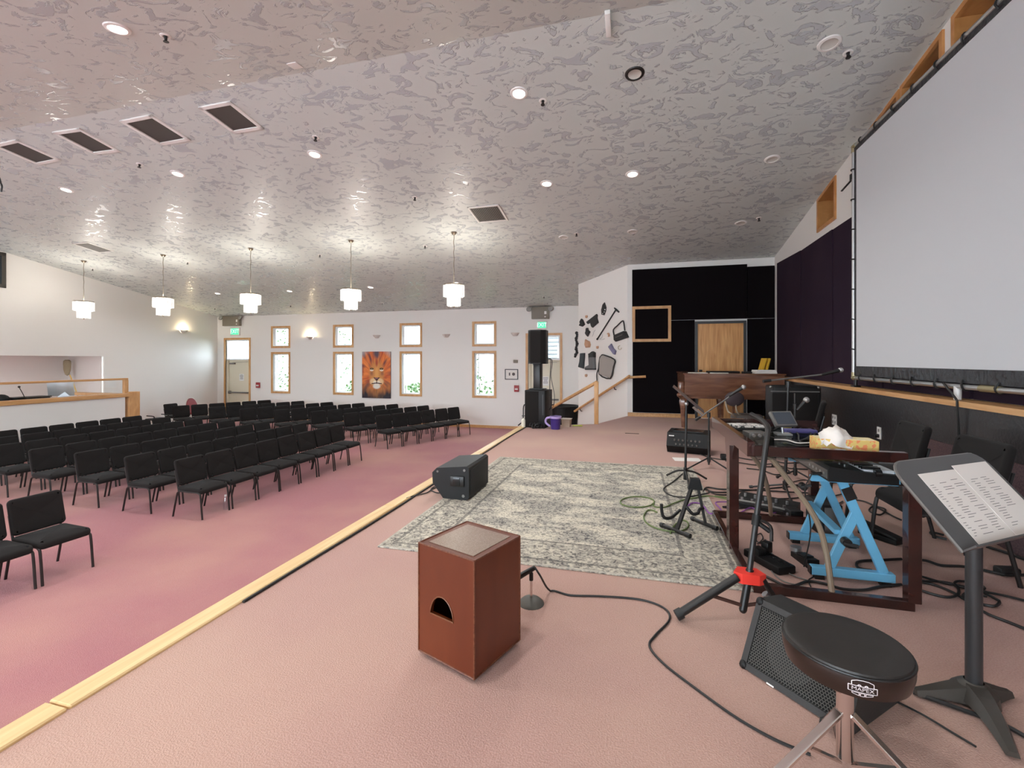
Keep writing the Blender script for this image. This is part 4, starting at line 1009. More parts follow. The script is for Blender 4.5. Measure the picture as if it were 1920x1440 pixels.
# fill lamp added inside the recess to brighten the booth
t = Thing('booth_fill_lamp', 'added round fill lamp on the ceiling of the booth recess', 'ceiling light', (lx(6.5) - .9, 6.5, og[3] - .001), world=False)
t.part('housing', MB().lathe([(0, 0), (.15, 0), (.15, -.03), (.13, -.05), (0, -.055)], 20), EMIT_CAN)
d = bpy.data.lights.new('lamp', 'AREA'); d.shape = 'DISK'; d.size = .25; d.energy = 90; d.color = (.9, .97, 1)
l = bpy.data.objects.new('lamp', d); COL.objects.link(l); l.parent = t.o; l.location = (0, 0, -.07)
# ================================================================== STAGE: LARGE THINGS
def PD(px, py, dpt): return CAM + ray(px, py) * dpt          # at a known distance ahead of the camera
V = Vector
# ---- rug
o = single('area_rug', MB().box((-.52, 4.365, .006), (2.44, 3.05, .012), None, .003, 1), rug_mat(), 'large distressed cream and charcoal rug on the stage', 'rug', (-.52, 4.365, 0))
# ---- projection screen on a pipe frame
SA, SB = 2.565, .012
def sx_(u, z, d=0): return V((SA + SB * u - d, u, z))
SU0, SU1, SZ0, SZ1 = 1.30, 6.52, 1.10, 3.96
t = Thing('projection_screen', 'large white projection screen lashed to a steel pipe frame', 'screen', sx_(3.9, 1.0))
fn = lambda u, z, d: sx_(u, z, d)
t.part('screen_fabric', MB().prism([(SU0 + .15, SZ0 + .14), (SU1 - .07, SZ0 + .14), (SU1 - .07, SZ1 - .07), (SU0 + .15, SZ1 - .07)], fn, .0, .004), SCREEN)
bd = MB()
for a, b, c, e in ((SU0 + .03, SU1 - .03, SZ0 + .03, SZ0 + .145), (SU0 + .03, SU1 - .03, SZ1 - .075, SZ1 - .02), (SU0 + .03, SU0 + .16, SZ0 + .03, SZ1 - .02), (SU1 - .075, SU1 - .03, SZ0 + .03, SZ1 - .02)):
    bd.prism([(a, c), (b, c), (b, e), (a, e)], fn, -.002, .009)
rnd = random.Random(2)
t.part('black_border', bd, mat('screen_border', (.022, .022, .026), .35, bump=(18, .6, .02)))
pr = .022
for p, q in (((SU0, SZ0), (SU1, SZ0)), ((SU1, SZ0), (SU1, SZ1)), ((SU1, SZ1), (SU0, SZ1)), ((SU0, SZ1), (SU0, SZ0))):
    t.part('pipe', MB().cyl(sx_(*p), sx_(*q), pr, None, 12), STEEL)
for u, z in ((SU1, SZ0), (SU1, SZ1)):
    t.part('pipe_elbow', MB().ball(sx_(u, z), .03, 10).cyl(sx_(u - .07, z), sx_(u, z), .027).cyl(sx_(u, z), sx_(u, z + (.07 if z < 2 else -.07)), .027), mat('brass_elbow', (.42, .36, .22), .4, metal=.7))
t.part('pipe_coupling', MB().cyl(sx_(4.15, SZ0), sx_(4.35, SZ0), .027), MATS['brass_elbow'])
tie = None
for k in range(14):
    u = SU1 - .2 - k * .36
    for z, s in ((SZ0, 1), (SZ1, -1)):
        t.part('tie_loop', MB().tube([sx_(u + (.02 if k % 2 else -.01), z + s * .055, .012), sx_(u, z + s * .01, .03), sx_(u, z - s * .026, .012), sx_(u, z - s * .02, -.02), sx_(u, z + s * .02, -.02)], .008, 5, 2), RUBBER)
for k in range(7):
    z = SZ0 + .35 + k * .37
    t.part('tie_loop', MB().tube([sx_(SU1 - .05, z, .012), sx_(SU1, z + .01, .028), sx_(SU1 + .026, z, .01), sx_(SU1 + .02, z, -.02)], .008, 5, 2), RUBBER)
t.part('foot_post', MB().cyl(sx_(SU1 - .05, SZ0), sx_(SU1 - .05, .99), .02).box(sx_(SU1 - .05, 1.0), (.07, .10, .02)), BLACKM)
t.part('foot_post', MB().cyl(sx_(4.62, SZ0), sx_(4.62, .99), .026), WHITE, label='white plastic foot post')
t.part('foot_post', MB().cyl(sx_(1.6, SZ0), sx_(1.6, .99), .026), WHITE)
a = AL(1590, 342, SA, SB)
t.part('bracket_arm', MB().bar(sx_(SU1, a.z), sx_(SU1 + .3, a.z - .06, .02), .02, .012).rng(sx_(SU1, a.z - .02, .03), sx_(SU1 + .04, a.z + .05, -.03)), BLACKM)
# ---- grand piano
t = Thing('grand_piano', 'brown walnut grand piano with closed lid before the stage door', 'piano', (1.8, 9.7, 0))
plan = [(.93, 9.02), (2.60, 9.02), (2.60, 9.95), (2.45, 10.2), (2.1, 10.32), (1.6, 10.42), (.93, 10.42)]
fz = lambda a, b, d: V((a, b, d))
sc = lambda k: [(1.8 + (a - 1.8) * k, 9.72 + (b - 9.72) * k) for a, b in plan]
t.part('rim', MB().prism(sc(1.0), fz, .67, 1.045), PIANO); t.part('lid', MB().prism(sc(1.025), fz, 1.047, 1.072), PIANO)
t.part('base_moulding', MB().prism(sc(1.02), fz, .675, .70).prism(sc(.94), fz, .60, .67), PIANO)
for lx_, ly in ((.93, 9.12), (2.55, 9.15), (1.75, 10.2)):
    lg = t.part('leg', MB().lathe([(.0, .05), (.045, .05), (.05, .12), (.065, .40), (.085, .54), (.075, .58), (.10, .62), (.10, .67)], 8, (lx_, ly, 0)), PIANO)
    t.part('caster', MB().cyl((lx_ - .012, ly, .028), (lx_ + .012, ly, .028), .028).cyl((lx_, ly, .03), (lx_, ly, .06), .012), mat('brass', (.45, .30, .12), .35, metal=.9), lg)
t.part('scroll_block', MB().rng((.82, 9.0, .68), (.93, 9.16, .92), .03, 3).ball((.86, 9.06, .66), (.07, .07, .05), 10), PIANO)
t.part('pedal_lyre', MB().rng((1.62, 9.35, .1), (1.66, 9.4, .6)).rng((1.82, 9.35, .1), (1.86, 9.4, .6)).rng((1.58, 9.3, .06), (1.9, 9.45, .13), .01), PIANO)
KG2 = 'papers and books on the piano'
def flat(name, x0, x1, y0, y1, z0, z1, m, label, cat, rz=0, group=KG2):
    return single(name, MB().box(((x0 + x1) / 2, (y0 + y1) / 2, (z0 + z1) / 2), (x1 - x0, y1 - y0, z1 - z0), (0, 0, rz), min(.004, (z1 - z0) * .3), 1), m, label, cat, ((x0 + x1) / 2, (y0 + y1) / 2, z0), group)
flat('sheet_music', 1.05, 1.33, 9.12, 9.40, 1.072, 1.082, PAPER, 'white sheet music on the left end of the piano lid', 'paper', .2)
flat('sheet_music', 1.40, 1.72, 9.10, 9.36, 1.072, 1.080, PAPER, 'loose white papers in the middle of the piano lid', 'paper', -.15)
flat('music_folder', 1.42, 1.95, 9.42, 9.75, 1.072, 1.105, BLACKP, 'flat black music folder on the piano lid', 'folder', .1)
flat('document_tray', 1.98, 2.12, 9.2, 9.4, 1.072, 1.105, BLACKP, 'small black box between paper stacks on the piano', 'box')
for k in range(3):
    flat('binder', 2.15 + .01 * k, 2.52 - .015 * k, 9.14, 9.44, 1.072 + .022 * k, 1.093 + .022 * k, PAPER, ('thick white binder at the bottom of the piano stack', 'thick white binder in the middle of the piano stack', 'white binder on top of the piano stack')[k], 'binder', .04 * k - .03)
YEL = mat('yellow_cover', (.72, .42, .03), .5)
for k in range(2): single('hymn_book', MB().box((2.42 + .07 * k, 9.75, 1.215), (.035, .2, .28), (0, R(14), .1), .003, 1), YEL, ('yellow book leaning upright on the piano, left of its pair', 'yellow book leaning upright on the piano, right of its pair')[k], 'book', (2.42 + .07 * k, 9.75, 1.075), KG2)

# ---- speaker tower
bc = G(1006, 802); bx, by = bc.x, bc.y + .2
t = Thing('speaker_tower', 'black column loudspeaker on a subwoofer at the end of the stage', 'loudspeaker', (bx, by, 0))
RZ = Matrix.Rotation(R(-8), 4, 'Z'); loc = lambda x, y, z: V((bx, by, 0)) + RZ @ V((x, y, z))
sub = t.part('subwoofer', MB().box(loc(0, 0, .365), (.42, .46, .73), RZ, .012), BLACKP)
t.part('grille', MB().box(loc(-.055, -.232, .365), (.27, .012, .69), RZ, .004), BLACKF, sub)
t.part('side_slot', MB().box(loc(.17, -.232, .45), (.025, .01, .40), RZ), BLACKM, sub)
t.part('neck', MB().box(loc(-.02, .02, .99), (.15, .17, .54), RZ, .02), BLACKM).parent = t.o
t.part('neck_plate', MB().box(loc(-.02, .02, .745), (.28, .28, .02), RZ, .006), BLACKM)
ts = t.part('top_speaker', MB().prism([(-.185, -.10), (-.10, -.20), (.11, -.20), (.185, -.10), (.14, .18), (-.14, .18)], lambda a, b, d: loc(a, b, d), 1.245, 1.91), BLACKP)
t.part('grille', MB().prism([(-.165, -.125), (-.10, -.208), (.11, -.208), (.165, -.125)], lambda a, b, d: loc(a, b, d), 1.27, 1.885), BLACKF, ts)
t.part('speaker_cable', MB().tube([loc(.17, .05, 1.33), loc(.24, .05, 1.32), loc(.245, 0, 1.1), loc(.25, -.05, .75), loc(.28, -.05, .45), loc(.22, 0, .33)], .008, 6, 5).tube([loc(.17, .08, 1.36), loc(.27, .05, 1.30), loc(.26, 0, 1.0), loc(.33, 0, .62), loc(.30, 0, .4), loc(.22, 0, .36)], .006, 6, 5), RUBBER)
q = G(988, 800); t = Thing('pump_bottle', 'white pump soap bottle at the foot of the speaker tower', 'bottle', (q.x - .05, q.y - .1, 0), world=False)
CR = mat('cream_bottle', (.70, .68, .58), .4)
t.part('bottle', MB().lathe([(0, 0), (.04, 0), (.042, .02), (.042, .14), (.018, .17), (.018, .185)], 14), CR); t.part('pump', MB().cyl((0, 0, .185), (0, 0, .22), .012).bar((-.03, 0, .225), (.03, 0, .225), .016, .012), BLACKM)
t = Thing('lotion_bottle', 'small white bottle beside the pump bottle', 'bottle', (q.x + .03, q.y - .06, 0), world=False)
t.part('bottle', MB().lathe([(0, 0), (.03, 0), (.031, .1), (.014, .12)], 12), CR); t.part('cap', MB().cyl((0, 0, .12), (0, 0, .15), .015), WHITE)
q = G(1010, 801); tw = MB()
pts = [V((q.x + .14 * math.cos(a * 1.0) * (1 - .02 * a), q.y - .16 + .07 * math.sin(a * 1.37), .012 + .012 * (a % 4.0) + (.05 if 2 < a % 5 < 3 else 0))) for a in [i * .55 for i in range(60)]]
single('cable_heap', MB().tube(pts, .011, 6, 2), RUBBER, 'heap of coiled black cable before the speaker tower', 'cable', (q.x, q.y - .15, 0))
q = G(1040, 806)
t = Thing('purple_bucket', 'dark purple plastic bucket with lilac handle at the stage end', 'bucket', (q.x, q.y + .1, 0), world=False)
t.part('bucket', MB().lathe([(0, 0), (.085, 0), (.105, .22), (.11, .23), (.10, .225), (.08, .01)], 20), mat('purple_plastic', (.045, .02, .17), .4)); t.part('rim', MB().lathe([(.105, .205), (.115, .21), (.115, .25), (.10, .25)], 20), mat('lilac_plastic', (.40, .30, .58), .4))
t.part('handle', MB().tube([(-.10, 0, .22), (-.17, 0, .20), (-.19, 0, .12), (-.11, 0, .05)], .022, 8, 4), MATS['lilac_plastic'])
q = G(1061, 801)
t = Thing('plastic_tub', 'low beige plastic tub beside the purple bucket', 'tub', (q.x, q.y + .1, 0), world=False)
t.part('tub', MB().lathe([(0, 0), (.11, 0), (.12, .14), (.125, .15), (.11, .145), (.10, .01)], 4, (0, 0, 0), Matrix.Rotation(R(40), 4, 'Z')), mat('tub_beige', (.48, .36, .28), .6)); t.part('lid', MB().box((0, 0, .155), (.2, .17, .012), (0, 0, R(-5)), .004), mat('tub_lid', (.60, .52, .46), .6))
q = G(1083, 800); single('green_strap', MB().tube([q + V((-.1, .05, .01)), q + V((-.02, .0, .02)), q + V((.08, .06, .01)), q + V((.02, .08, .015))], .014, 6, 4), mat('lime_strap', (.45, .52, .10), .6), 'yellow green strap on the carpet by the steps', 'strap', q)
q = CAM + ray(1057, 760) * 12.9
t = Thing('stock_tank', 'big round black plastic stock tank standing beyond the steps', 'tub', (q.x, q.y, FZ), world=False)
H = q.z - FZ
t.part('tank', MB().lathe([(0, .0), (.34, .0), (.40, H - .05), (.44, H - .04), (.44, H), (.41, H), (.38, H - .1), (.33, .04), (0, .04)], 28), BLACKP)
rb = MB()
for i in range(14):
    a = 6.2832 * i / 14; rb.bar((.345 * math.cos(a), .345 * math.sin(a), .05), (.405 * math.cos(a), .405 * math.sin(a), H - .06), .03, .02)
t.part('ribs', rb, BLACKP)
# stand leg bar left of tower
q = G(975, 800); single('stage_guard_bar', MB().tube([V((bx - .27, by + .1, .42)), V((bx - .33, by + .1, .38)), V((bx - .34, by + .08, .1)), V((bx - .42, by, .0))], .012, 7, 4), BLACKM, 'bent black steel bar beside the subwoofer', 'bar', (bx - .3, by, 0))

# ---- amp cabinets, stool, stage chairs
t = Thing('amplifier_cabinet', 'black double amplifier cabinet beside the piano below the ledge', 'amplifier', (2.17, 7.3, 0))
t.part('cabinet', MB().rng((1.90, 7.1, 0), (2.50, 7.5, .955), .03, 3), BLACKP)
for x0, x1 in ((1.89, 2.155), (2.175, 2.45)): t.part('grille', MB().rng((x0, 7.088, .06), (x1, 7.1, .86), .006), BLACKF)
t.part('trim_strip', MB().rng((1.87, 7.084, .875), (2.47, 7.1, .888)).rng((2.158, 7.082, .06), (2.172, 7.1, .86)), GREYM)
t.part('corner_guard', MB().ball((1.875, 7.115, .94), .022, 8).ball((2.465, 7.115, .94), .022, 8), GREYM)
q = PD(1400, 778, 6.9)
t = Thing('drum_stool', 'brown padded stool with oval backrest in front of the piano', 'stool', (q.x, q.y, 0))
BRF = mat('brown_pad', (.055, .043, .036), .7)
t.part('seat', MB().lathe([(0, q.z - .08), (.19, q.z - .08), (.225, q.z - .05), (.22, q.z - .01), (.19, q.z + .01), (0, q.z + .015)], 24, (q.x, q.y, 0)), BRF)
c = PD(1377, 748, 6.85); t.part('backrest', MB().ball(c, (.15, .045, .115), 16, Matrix.Rotation(R(15), 4, 'Z')), mat('plum_pad', (.05, .034, .038), .8))
t.part('back_support', MB().tube([PD(1360, 752, 6.85), PD(1365, 771, 6.8), PD(1374, 777, 6.75), V((q.x - .1, q.y, q.z - .08))], .012, 6, 4).tube([PD(1380, 755, 6.85), PD(1382, 772, 6.8), V((q.x, q.y, q.z - .08))], .012, 6, 4), TAN)
t.part('column', MB().cyl((q.x, q.y, .12), (q.x, q.y, q.z - .08), .022), CHROME)
for k in range(3):
    a = k * 2.1 + .5; t.part('leg', MB().cyl((q.x, q.y, .25), (q.x + .2 * math.cos(a), q.y + .2 * math.sin(a), .012), .012), CHROME)
GC = 'chairs on the stage'
chair(1.87, 3.52, math.pi, 'black padded chair on the stage behind the music stand with printed sheets', GC, 0)
chair(1.88, 4.30, math.pi - .1, 'black padded chair on the stage beside the tissue box under the ledge', GC, 0)
chair(1.98, 6.38, R(161), 'black padded chair on the stage turned side-on beside the amplifier cabinet', GC, 0)

# ---- glass desk with mahogany frame
TW0, TW1, TU0, TU1, TZ = .66, 1.40, 2.86, 4.14, .825
t = Thing('glass_desk', 'mahogany framed glass desk crowded with music gear', 'desk', (1.03, 3.5, 0))
rw = .055
def rail(nm, p, q, w=rw, h=.042): return t.part(nm, MB().bar(p, q, w, h, bev=.003), MAHOG)
rail('top_rail', (TW0, TU0, TZ - .022), (TW1, TU0, TZ - .022), .042, rw); rail('top_rail', (TW0 + .0, TU0 + .03, TZ - .022), (TW0, TU1 - .03, TZ - .022), .042, rw + .03)
rail('top_rail', (TW0, TU1, TZ - .022), (TW1 + .02, TU1, TZ - .022), .042, rw)
t.part('glass_top', MB().rng((TW0 + .02, TU0 - .01, TZ - .068), (TW1 + .02, TU1, TZ - .058)), TGLASS)
rail('floor_rail', (TW0, TU0, .022), (TW1 + .03, TU0, .022), .042, rw); rail('floor_rail', (TW0, TU0 + .03, .022), (TW0, TU1 - .03, .022), .042, rw + .02)
rail('floor_rail', (TW0, TU1, .022), (TW1, TU1, .022), .042, rw)
t.part('leg', MB().rng((TW1 - .005, TU0 - .03, .044), (TW1 + .055, TU0 + .03, TZ - .043), .003, 1), MAHOG)
t.part('leg', MB().rng((TW1 - .03, TU1 - .03, .044), (TW1 + .03, TU1 + .03, TZ - .043), .003, 1), MAHOG)
t.part('leg', MB().prism([(3.36, .044), (3.52, .044), (3.52, .60), (3.58, .74), (3.58, .78), (3.28, .78), (3.28, .74), (3.36, .62)], lambda a, b, d: V((d, a, b)), TW0 - .015, TW0 + .012).rng((TW0 - .03, 3.34, .044), (TW0 + .028, 3.36, .74)), MAHOG)
t.part('curved_brace', MB().tube([PD(1436, 845, 2.62), PD(1470, 890, 2.62), PD(1507, 937, 2.6), PD(1535, 985, 2.57), PD(1550, 1040, 2.55), V((G(1556, 1104, .05).x, TU0, .045))], .0155, 8, 5), TAN)
t.part('curved_brace', MB().tube([PD(1403, 845, 2.95), PD(1428, 880, 3.1), PD(1442, 930, 3.4), V((G(1450, 975, .03).x, TU1, .045))], .0155, 8, 5), TAN)
GZ = TZ - .0565
GD = 'gear on the glass desk'
t = Thing('tissue_box', 'yellow floral tissue box on the glass desk', 'tissue box', (1.17, 3.02, GZ), R(-4), world=False)
FLO = mat('floral_card', (.74, .52, .16), .6, noise=(42, (.80, .25, .10), .56, .60, 1)); 
t.part('box', MB().box((0, 0, .05), (.30, .13, .10), None, .002, 1), FLO)
t.part('top_panel', MB().box((0, 0, .1012), (.28, .11, .002)), mat('floral_top', (.80, .66, .30), .6, noise=(30, (.84, .76, .5), .45, .55)))
ti = MB(); NG = 9
for j in range(NG):
    for i in range(NG):
        u, v = i / (NG - 1), j / (NG - 1)
        ti.v.append(V((-.11 + .17 * u - .03 * v + .012 * math.sin(9 * v + 3 * u), -.005 - .085 * v + .018 * math.sin(u * 9), .125 + .035 * math.sin(u * 3.1 + .3) * (1 - .6 * v) + .016 * abs(math.sin(u * 11 + v * 4)) - .075 * v * v - .05 * max(0, u - .55) - (.02 if j == 0 else 0) + .01 * math.sin(u * 17 + v * 13))))
for j in range(NG - 1):
    for i in range(NG - 1): k = j * NG + i; ti.f.append((k, k + 1, k + NG + 1, k + NG))
t.part('tissue', ti, mat('tissue_white', (.82, .76, .70), .9), smooth=80)
q = V((1.05, 3.72, GZ))
t = Thing('tablet_monitor', 'small grey tablet monitor on a clamp on the glass desk', 'monitor', q)
Mr = Euler((R(-62), 0, R(18))).to_matrix().to_4x4()
c = PD(1468, 786, 3.35); q = V((c.x, c.y, GZ)); t.o.location = q
t.part('case', MB().box(c, (.17, .125, .03), Euler((R(52), 0, R(22))).to_matrix().to_4x4(), .006), GREYM)
nrm = Euler((R(52), 0, R(22))).to_matrix() @ V((0, 0, 1))
t.part('screen', MB().box(c + nrm * .0155, (.145, .10, .002), Euler((R(52), 0, R(22))).to_matrix().to_4x4()), mat('dark_screen', (.05, .06, .075), .15))
t.part('stand', MB().cyl(q, c - nrm * .02, .008).box(q + V((0, 0, .006)), (.1, .1, .012)), STEEL)
single('purple_folder', MB().box((1.22, 3.90, GZ + .012), (.22, .10, .024), (0, 0, .12), .004), mat('violet_card', (.10, .09, .28), .5), 'narrow violet box at the far side of the glass desk', 'box', (1.22, 3.9, GZ), GD)
t = Thing('audio_interface', 'small grey audio interface with knobs on the glass desk', 'audio device', (.83, 3.52, GZ), .2, world=False)
t.part('body', MB().box((0, 0, .025), (.13, .11, .05), None, .005), GREYM)
for i in range(3): t.part('knob', MB().cyl((-.04 + .04 * i, -.058, .03), (-.04 + .04 * i, -.072, .03), .011), STEEL)
t = Thing('notebook_stack', 'black laptop and patterned notebook on the glass desk corner', 'laptop', (.885, 3.95, GZ), .1, world=False)
t.part('laptop', MB().box((0, 0, .012), (.28, .22, .024), None, .005), BLACKP); t.part('notebook', MB().box((-.01, .01, .032), (.24, .19, .014), (0, 0, .1), .003), mat('marbled_cover', (.75, .72, .68), .6, noise=(40, (.04, .04, .04), .5, .54)))
for i, (pp, lab) in enumerate((([(1440, 812), (1480, 806), (1520, 812), (1500, 826), (1460, 822), (1430, 816)], 'thin grey cable looped on the glass desk'), ([(1450, 806), (1470, 798), (1495, 812), (1500, 828), (1530, 830)], 'dark cable snaking beside the tablet monitor'), ([(1452, 824), (1475, 825), (1500, 831), (1540, 828)], 'pale audio cable with plug on the glass desk'), ([(1480, 812), (1510, 800), (1530, 806), (1520, 820), (1490, 828)], 'black cable curled in front of the violet box'))):
    P_ = [G(x, y, GZ + .006) for x, y in pp]; single('desk_cable', MB().tube(P_, .005, 5, 6), PAPER if i == 2 else RUBBER, lab, 'cable', P_[0], GD)
t = Thing('drink_can', 'slim gold and white can at the far edge of the glass desk', 'can', (1.19, 4.06, GZ), world=False)
t.part('can', MB().lathe([(0, 0), (.024, 0), (.028, .008), (.028, .125), (.022, .135), (0, .135)], 16), mat('gold_can', (.55, .46, .12), .3, metal=.5)); t.part('band', MB().lathe([(.0285, .03), (.0285, .1)], 16), WHITE)

# ---- blue keyboard stand + keyboard
t = Thing('keyboard_stand', 'sky blue steel Z-style keyboard stand under the glass desk', 'keyboard stand', (1.28, 3.42, 0))
for y, xa, xb in ((3.13, 1.04, 1.47), (3.70, 1.09, 1.53)):
    o_ = t.part('foot_bar', MB().bar((xa, y, .05), (xb, y, .05), .05, .05, bev=.004), BLUE)
    for q0 in (xa + .02, xb - .07): t.part('rubber_foot', MB().rng((q0, y - .02, 0), (q0 + .05, y + .02, .026)), BLACKM, o_)
    t.part('end_cap', MB().rng((xa - .006, y - .024, .027), (xa + .001, y + .024, .073)), BLACKM, o_)
    t.part('long_leg', MB().bar((xb - .05, y, .07), (xa + .16, y, .61), .028, .05, bev=.003), BLUE)
    t.part('short_leg', MB().bar((xa + .10, y, .07), (xa + .24, y, .42), .026, .05, bev=.003), BLUE)
    t.part('support_arm', MB().bar((xa + .0, y, .605), (xb + .02, y, .605), .03, .035, bev=.003).rng((xb + .0, y - .018, .60), (xb + .025, y + .018, .66)), BLUE)
    t.part('adjuster_sleeve', MB().bar((xa + .215, y, .49), (xa + .185, y, .56), .036, .058), BLACKM)
t.part('cross_brace', MB().bar((1.20, 3.15, .28), (1.21, 3.68, .30), .05, .028, bev=.003), BLUE)
t.part('knob', MB().cyl((1.21, 3.10, .25), (1.21, 3.06, .25), .025).bar((1.19, 3.065, .25), (1.26, 3.05, .24), .02, .015), BLACKM)
t.part('knob', MB().cyl((1.17, 3.68, .42), (1.17, 3.63, .42), .025).bar((1.15, 3.635, .42), (1.21, 3.62, .44), .02, .015), BLACKM)
KX0, KX1, KY0, KY1, KZ = 1.08, 1.42, 2.97, 3.95, .625
t = Thing('synthesizer_keyboard', 'black synthesizer keyboard on the blue stand', 'keyboard', ((KX0 + KX1) / 2, (KY0 + KY1) / 2, KZ))
t.part('case', MB().prism([(KX0, KZ), (KX1, KZ), (KX1, KZ + .055), (KX0 + .17, KZ + .065), (KX0 + .01, KZ + .085), (KX0, KZ + .07)], lambda a, b, d: V((a, d, b)), KY0, KY1), BLACKP)
wk = (KY1 - KY0 - .16) / 29
for k in range(29):
    y = KY0 + .03 + wk * k; t.part('white_key', MB().rng((KX1 - .155, y + .001, KZ + .05), (KX1 - .008, y + wk - .001, KZ + .073)), VINYL, smooth=0)
for k in range(28):
    if k % 7 in (2, 6): continue
    y = KY0 + .03 + wk * (k + 1); t.part('black_key', MB().rng((KX1 - .155, y - wk * .28, KZ + .07), (KX1 - .065, y + wk * .28, KZ + .084)), BLACKG, smooth=0)
kn = MB()
for k in range(7): kn.cyl((KX0 + .11, KY0 + .08 + .07 * k, KZ + .07), (KX0 + .11, KY0 + .08 + .07 * k, KZ + .088), .010, .008, 8)
t.part('knobs', kn, BLACKM)
t.part('mod_wheel', MB().cyl((KX1 - .11, KY0 + .015, KZ + .06), (KX1 - .08, KY0 + .015, KZ + .06), .022), BLACKG)
for k in range(5): t.part('jack', MB().cyl((KX0 - .004, KY0 + .06 + .055 * k, KZ + .035), (KX0 + .002, KY0 + .06 + .055 * k, KZ + .035), .009, None, 8), STEEL)
t.part('back_panel', MB().rng((KX0 - .002, KY0 + .02, KZ + .012), (KX0 + .001, KY1 - .02, KZ + .062)), GREYM)
q = V((KX0 - .01, KY0 + .07, KZ + .03))
t.part('plug', MB().cyl(q, q + V((-.05, 0, -.005)), .008), BLACKM); t.part('cord', MB().tube([q + V((-.05, 0, -.005)), q + V((-.08, .02, -.12)), q + V((-.04, .05, -.35)), q + V((-.06, .1, -.60))], .004, 5, 5), RUBBER)

# ---- cajon
ca_ = V((-.718, 1.95, 0)); ang = math.atan2(.304, .115)
t = Thing('cajon', 'reddish brown wooden cajon drum box with half-moon hole at the front', 'cajon', ca_, ang, world=False)
s = .1625; z0, z1 = .022, .502; ch = .006
bb = MB()
bx4 = [(-s, -s), (s, -s), (s, s), (-s, s)]
from mathutils.geometry import tessellate_polygon
hole = [V((-s, .02 + .068 * math.cos(a), .212 + .088 * math.sin(a))) for a in [math.pi * i / 14 for i in range(15)]]
outer = [V((-s, -s, z0)), V((-s, s, z0)), V((-s, s, z1)), V((-s, -s, z1))]
tri = tessellate_polygon([outer, hole]); allp = outer + hole
bb.add(allp, [tuple(x) for x in tri])
inn = [p + V((.016, 0, 0)) for p in hole]; n = len(hole)
bb.add(hole + inn, [(i, (i + 1) % n, n + (i + 1) % n, n + i) for i in range(n)])
bb.add([(-s, -s, z0), (s, -s, z0), (s, s, z0), (-s, s, z0), (-s, -s, z1), (s, -s, z1), (s, s, z1), (-s, s, z1)], [(0, 1, 2, 3), (7, 6, 5, 4), (0, 1, 5, 4), (1, 2, 6, 5), (2, 3, 7, 6)])
t.part('body', bb, CAJON, smooth=20)
e = MB()
for (ax, ay), (bx_, by_) in zip(bx4, bx4[1:] + bx4[:1]):
    for z in (z0, z1): e.cyl((ax, ay, z), (bx_, by_, z), .004, None, 8)
    e.cyl((ax, ay, z0), (ax, ay, z1), .004, None, 8)
t.part('rounded_edges', e, wood('cajon_edge', (.085, .016, .005), (.17, .06, .025), .35, (30, 30, 30), 3))
t.part('seat_pad', MB().box((0, 0, z1 + .001), (.262, .262, .003), None, .001, 1), mat('sparkle_seat', (.20, .125, .09), .3, noise=(350, (.32, .24, .19), .45, .6)))
t.part('hole_rim', MB().tube([p + V((-.001, 0, 0)) for p in hole], .003, 6, 0, True), mat('worn_edge', (.17, .06, .025), .4))
for ax, ay in bx4: t.part('foot', MB().cyl((ax * .8, ay * .8, 0), (ax * .8, ay * .8, z0), .015), RUBBER)

# ---- floor monitor on the rug edge
t = Thing('stage_monitor', 'black wedge stage monitor on the rug beside the stage edge', 'loudspeaker', (-1.66, 4.26, .012))
sec = [(-1.50, .0), (-1.475, .02), (-1.475, .30), (-1.50, .315), (-1.80, .285), (-1.845, .24), (-1.84, .14), (-1.735, .005)]
fm = lambda a, b, d: V((a, d, b + .012))
bo_ = t.part('cabinet', MB().prism(sec, fm, 3.97, 4.55), BLACKP)
t.part('handle', MB().rng((-1.66, 3.955, .135), (-1.52, 3.972, .235), .01), BLACKM, bo_)
t.part('handle_recess', MB().rng((-1.63, 3.95, .15), (-1.56, 3.957, .225), .003), BLACKG, bo_)
t.part('grille', MB().rng((-1.476, 4.0, .05), (-1.468, 4.52, .29), .004), mat('grille_cloth', (.02, .02, .02), .8), bo_)
t.part('screw', MB().cyl((-1.52, 3.972, .29), (-1.52, 3.965, .29), .012).cyl((-1.53, 3.972, .05), (-1.53, 3.965, .05), .014).cyl((-1.79, 3.972, .265), (-1.79, 3.965, .265), .010), GREYM, bo_)

# ---- small wedge amp at the back
q = G(1294, 850)
t = Thing('keyboard_amplifier', 'low black slanted amplifier with knob panel on the peach carpet', 'amplifier', (q.x, q.y + .15, 0), R(-14), world=False)
t.part('cabinet', MB().prism([(-.17, 0), (-.24, .10), (-.17, .28), (.17, .30), (.2, .26), (.2, 0)], lambda a, b, d: V((d, a, b)), -.27, .27), BLACKP)
nb = MB()
for i in range(7): nb.cyl((-.16 + .055 * i, -.214, .19), (-.16 + .055 * i, -.238, .185), .014, .012, 8)
for i in range(6): nb.cyl((-.14 + .055 * i, -.235, .135), (-.14 + .055 * i, -.258, .13), .012, .010, 8)
t.part('knobs', nb, GREYM); t.part('top_grille', MB().rng((-.2, -.1, .288), (.2, .12, .302)), BLACKG)
t.part('badge', MB().rng((-.24, -.222, .235), (-.17, -.205, .248)), WHITE)
q = G(1288, 862); single('loose_paper', MB().box(q + V((0, 0, .003)), (.34, .2, .004), (0, 0, .1)), PAPER, 'white paper sheet lying flat on the stage by the amplifier', 'paper', q)
q = G(1185, 813); single('floor_slot', MB().box(q + V((0, 0, .003)), (.24, .04, .006), (0, 0, .0)), mat('brown_slot', (.10, .05, .04), .6), 'thin dark cover plate set in the stage carpet', 'cover plate', q)
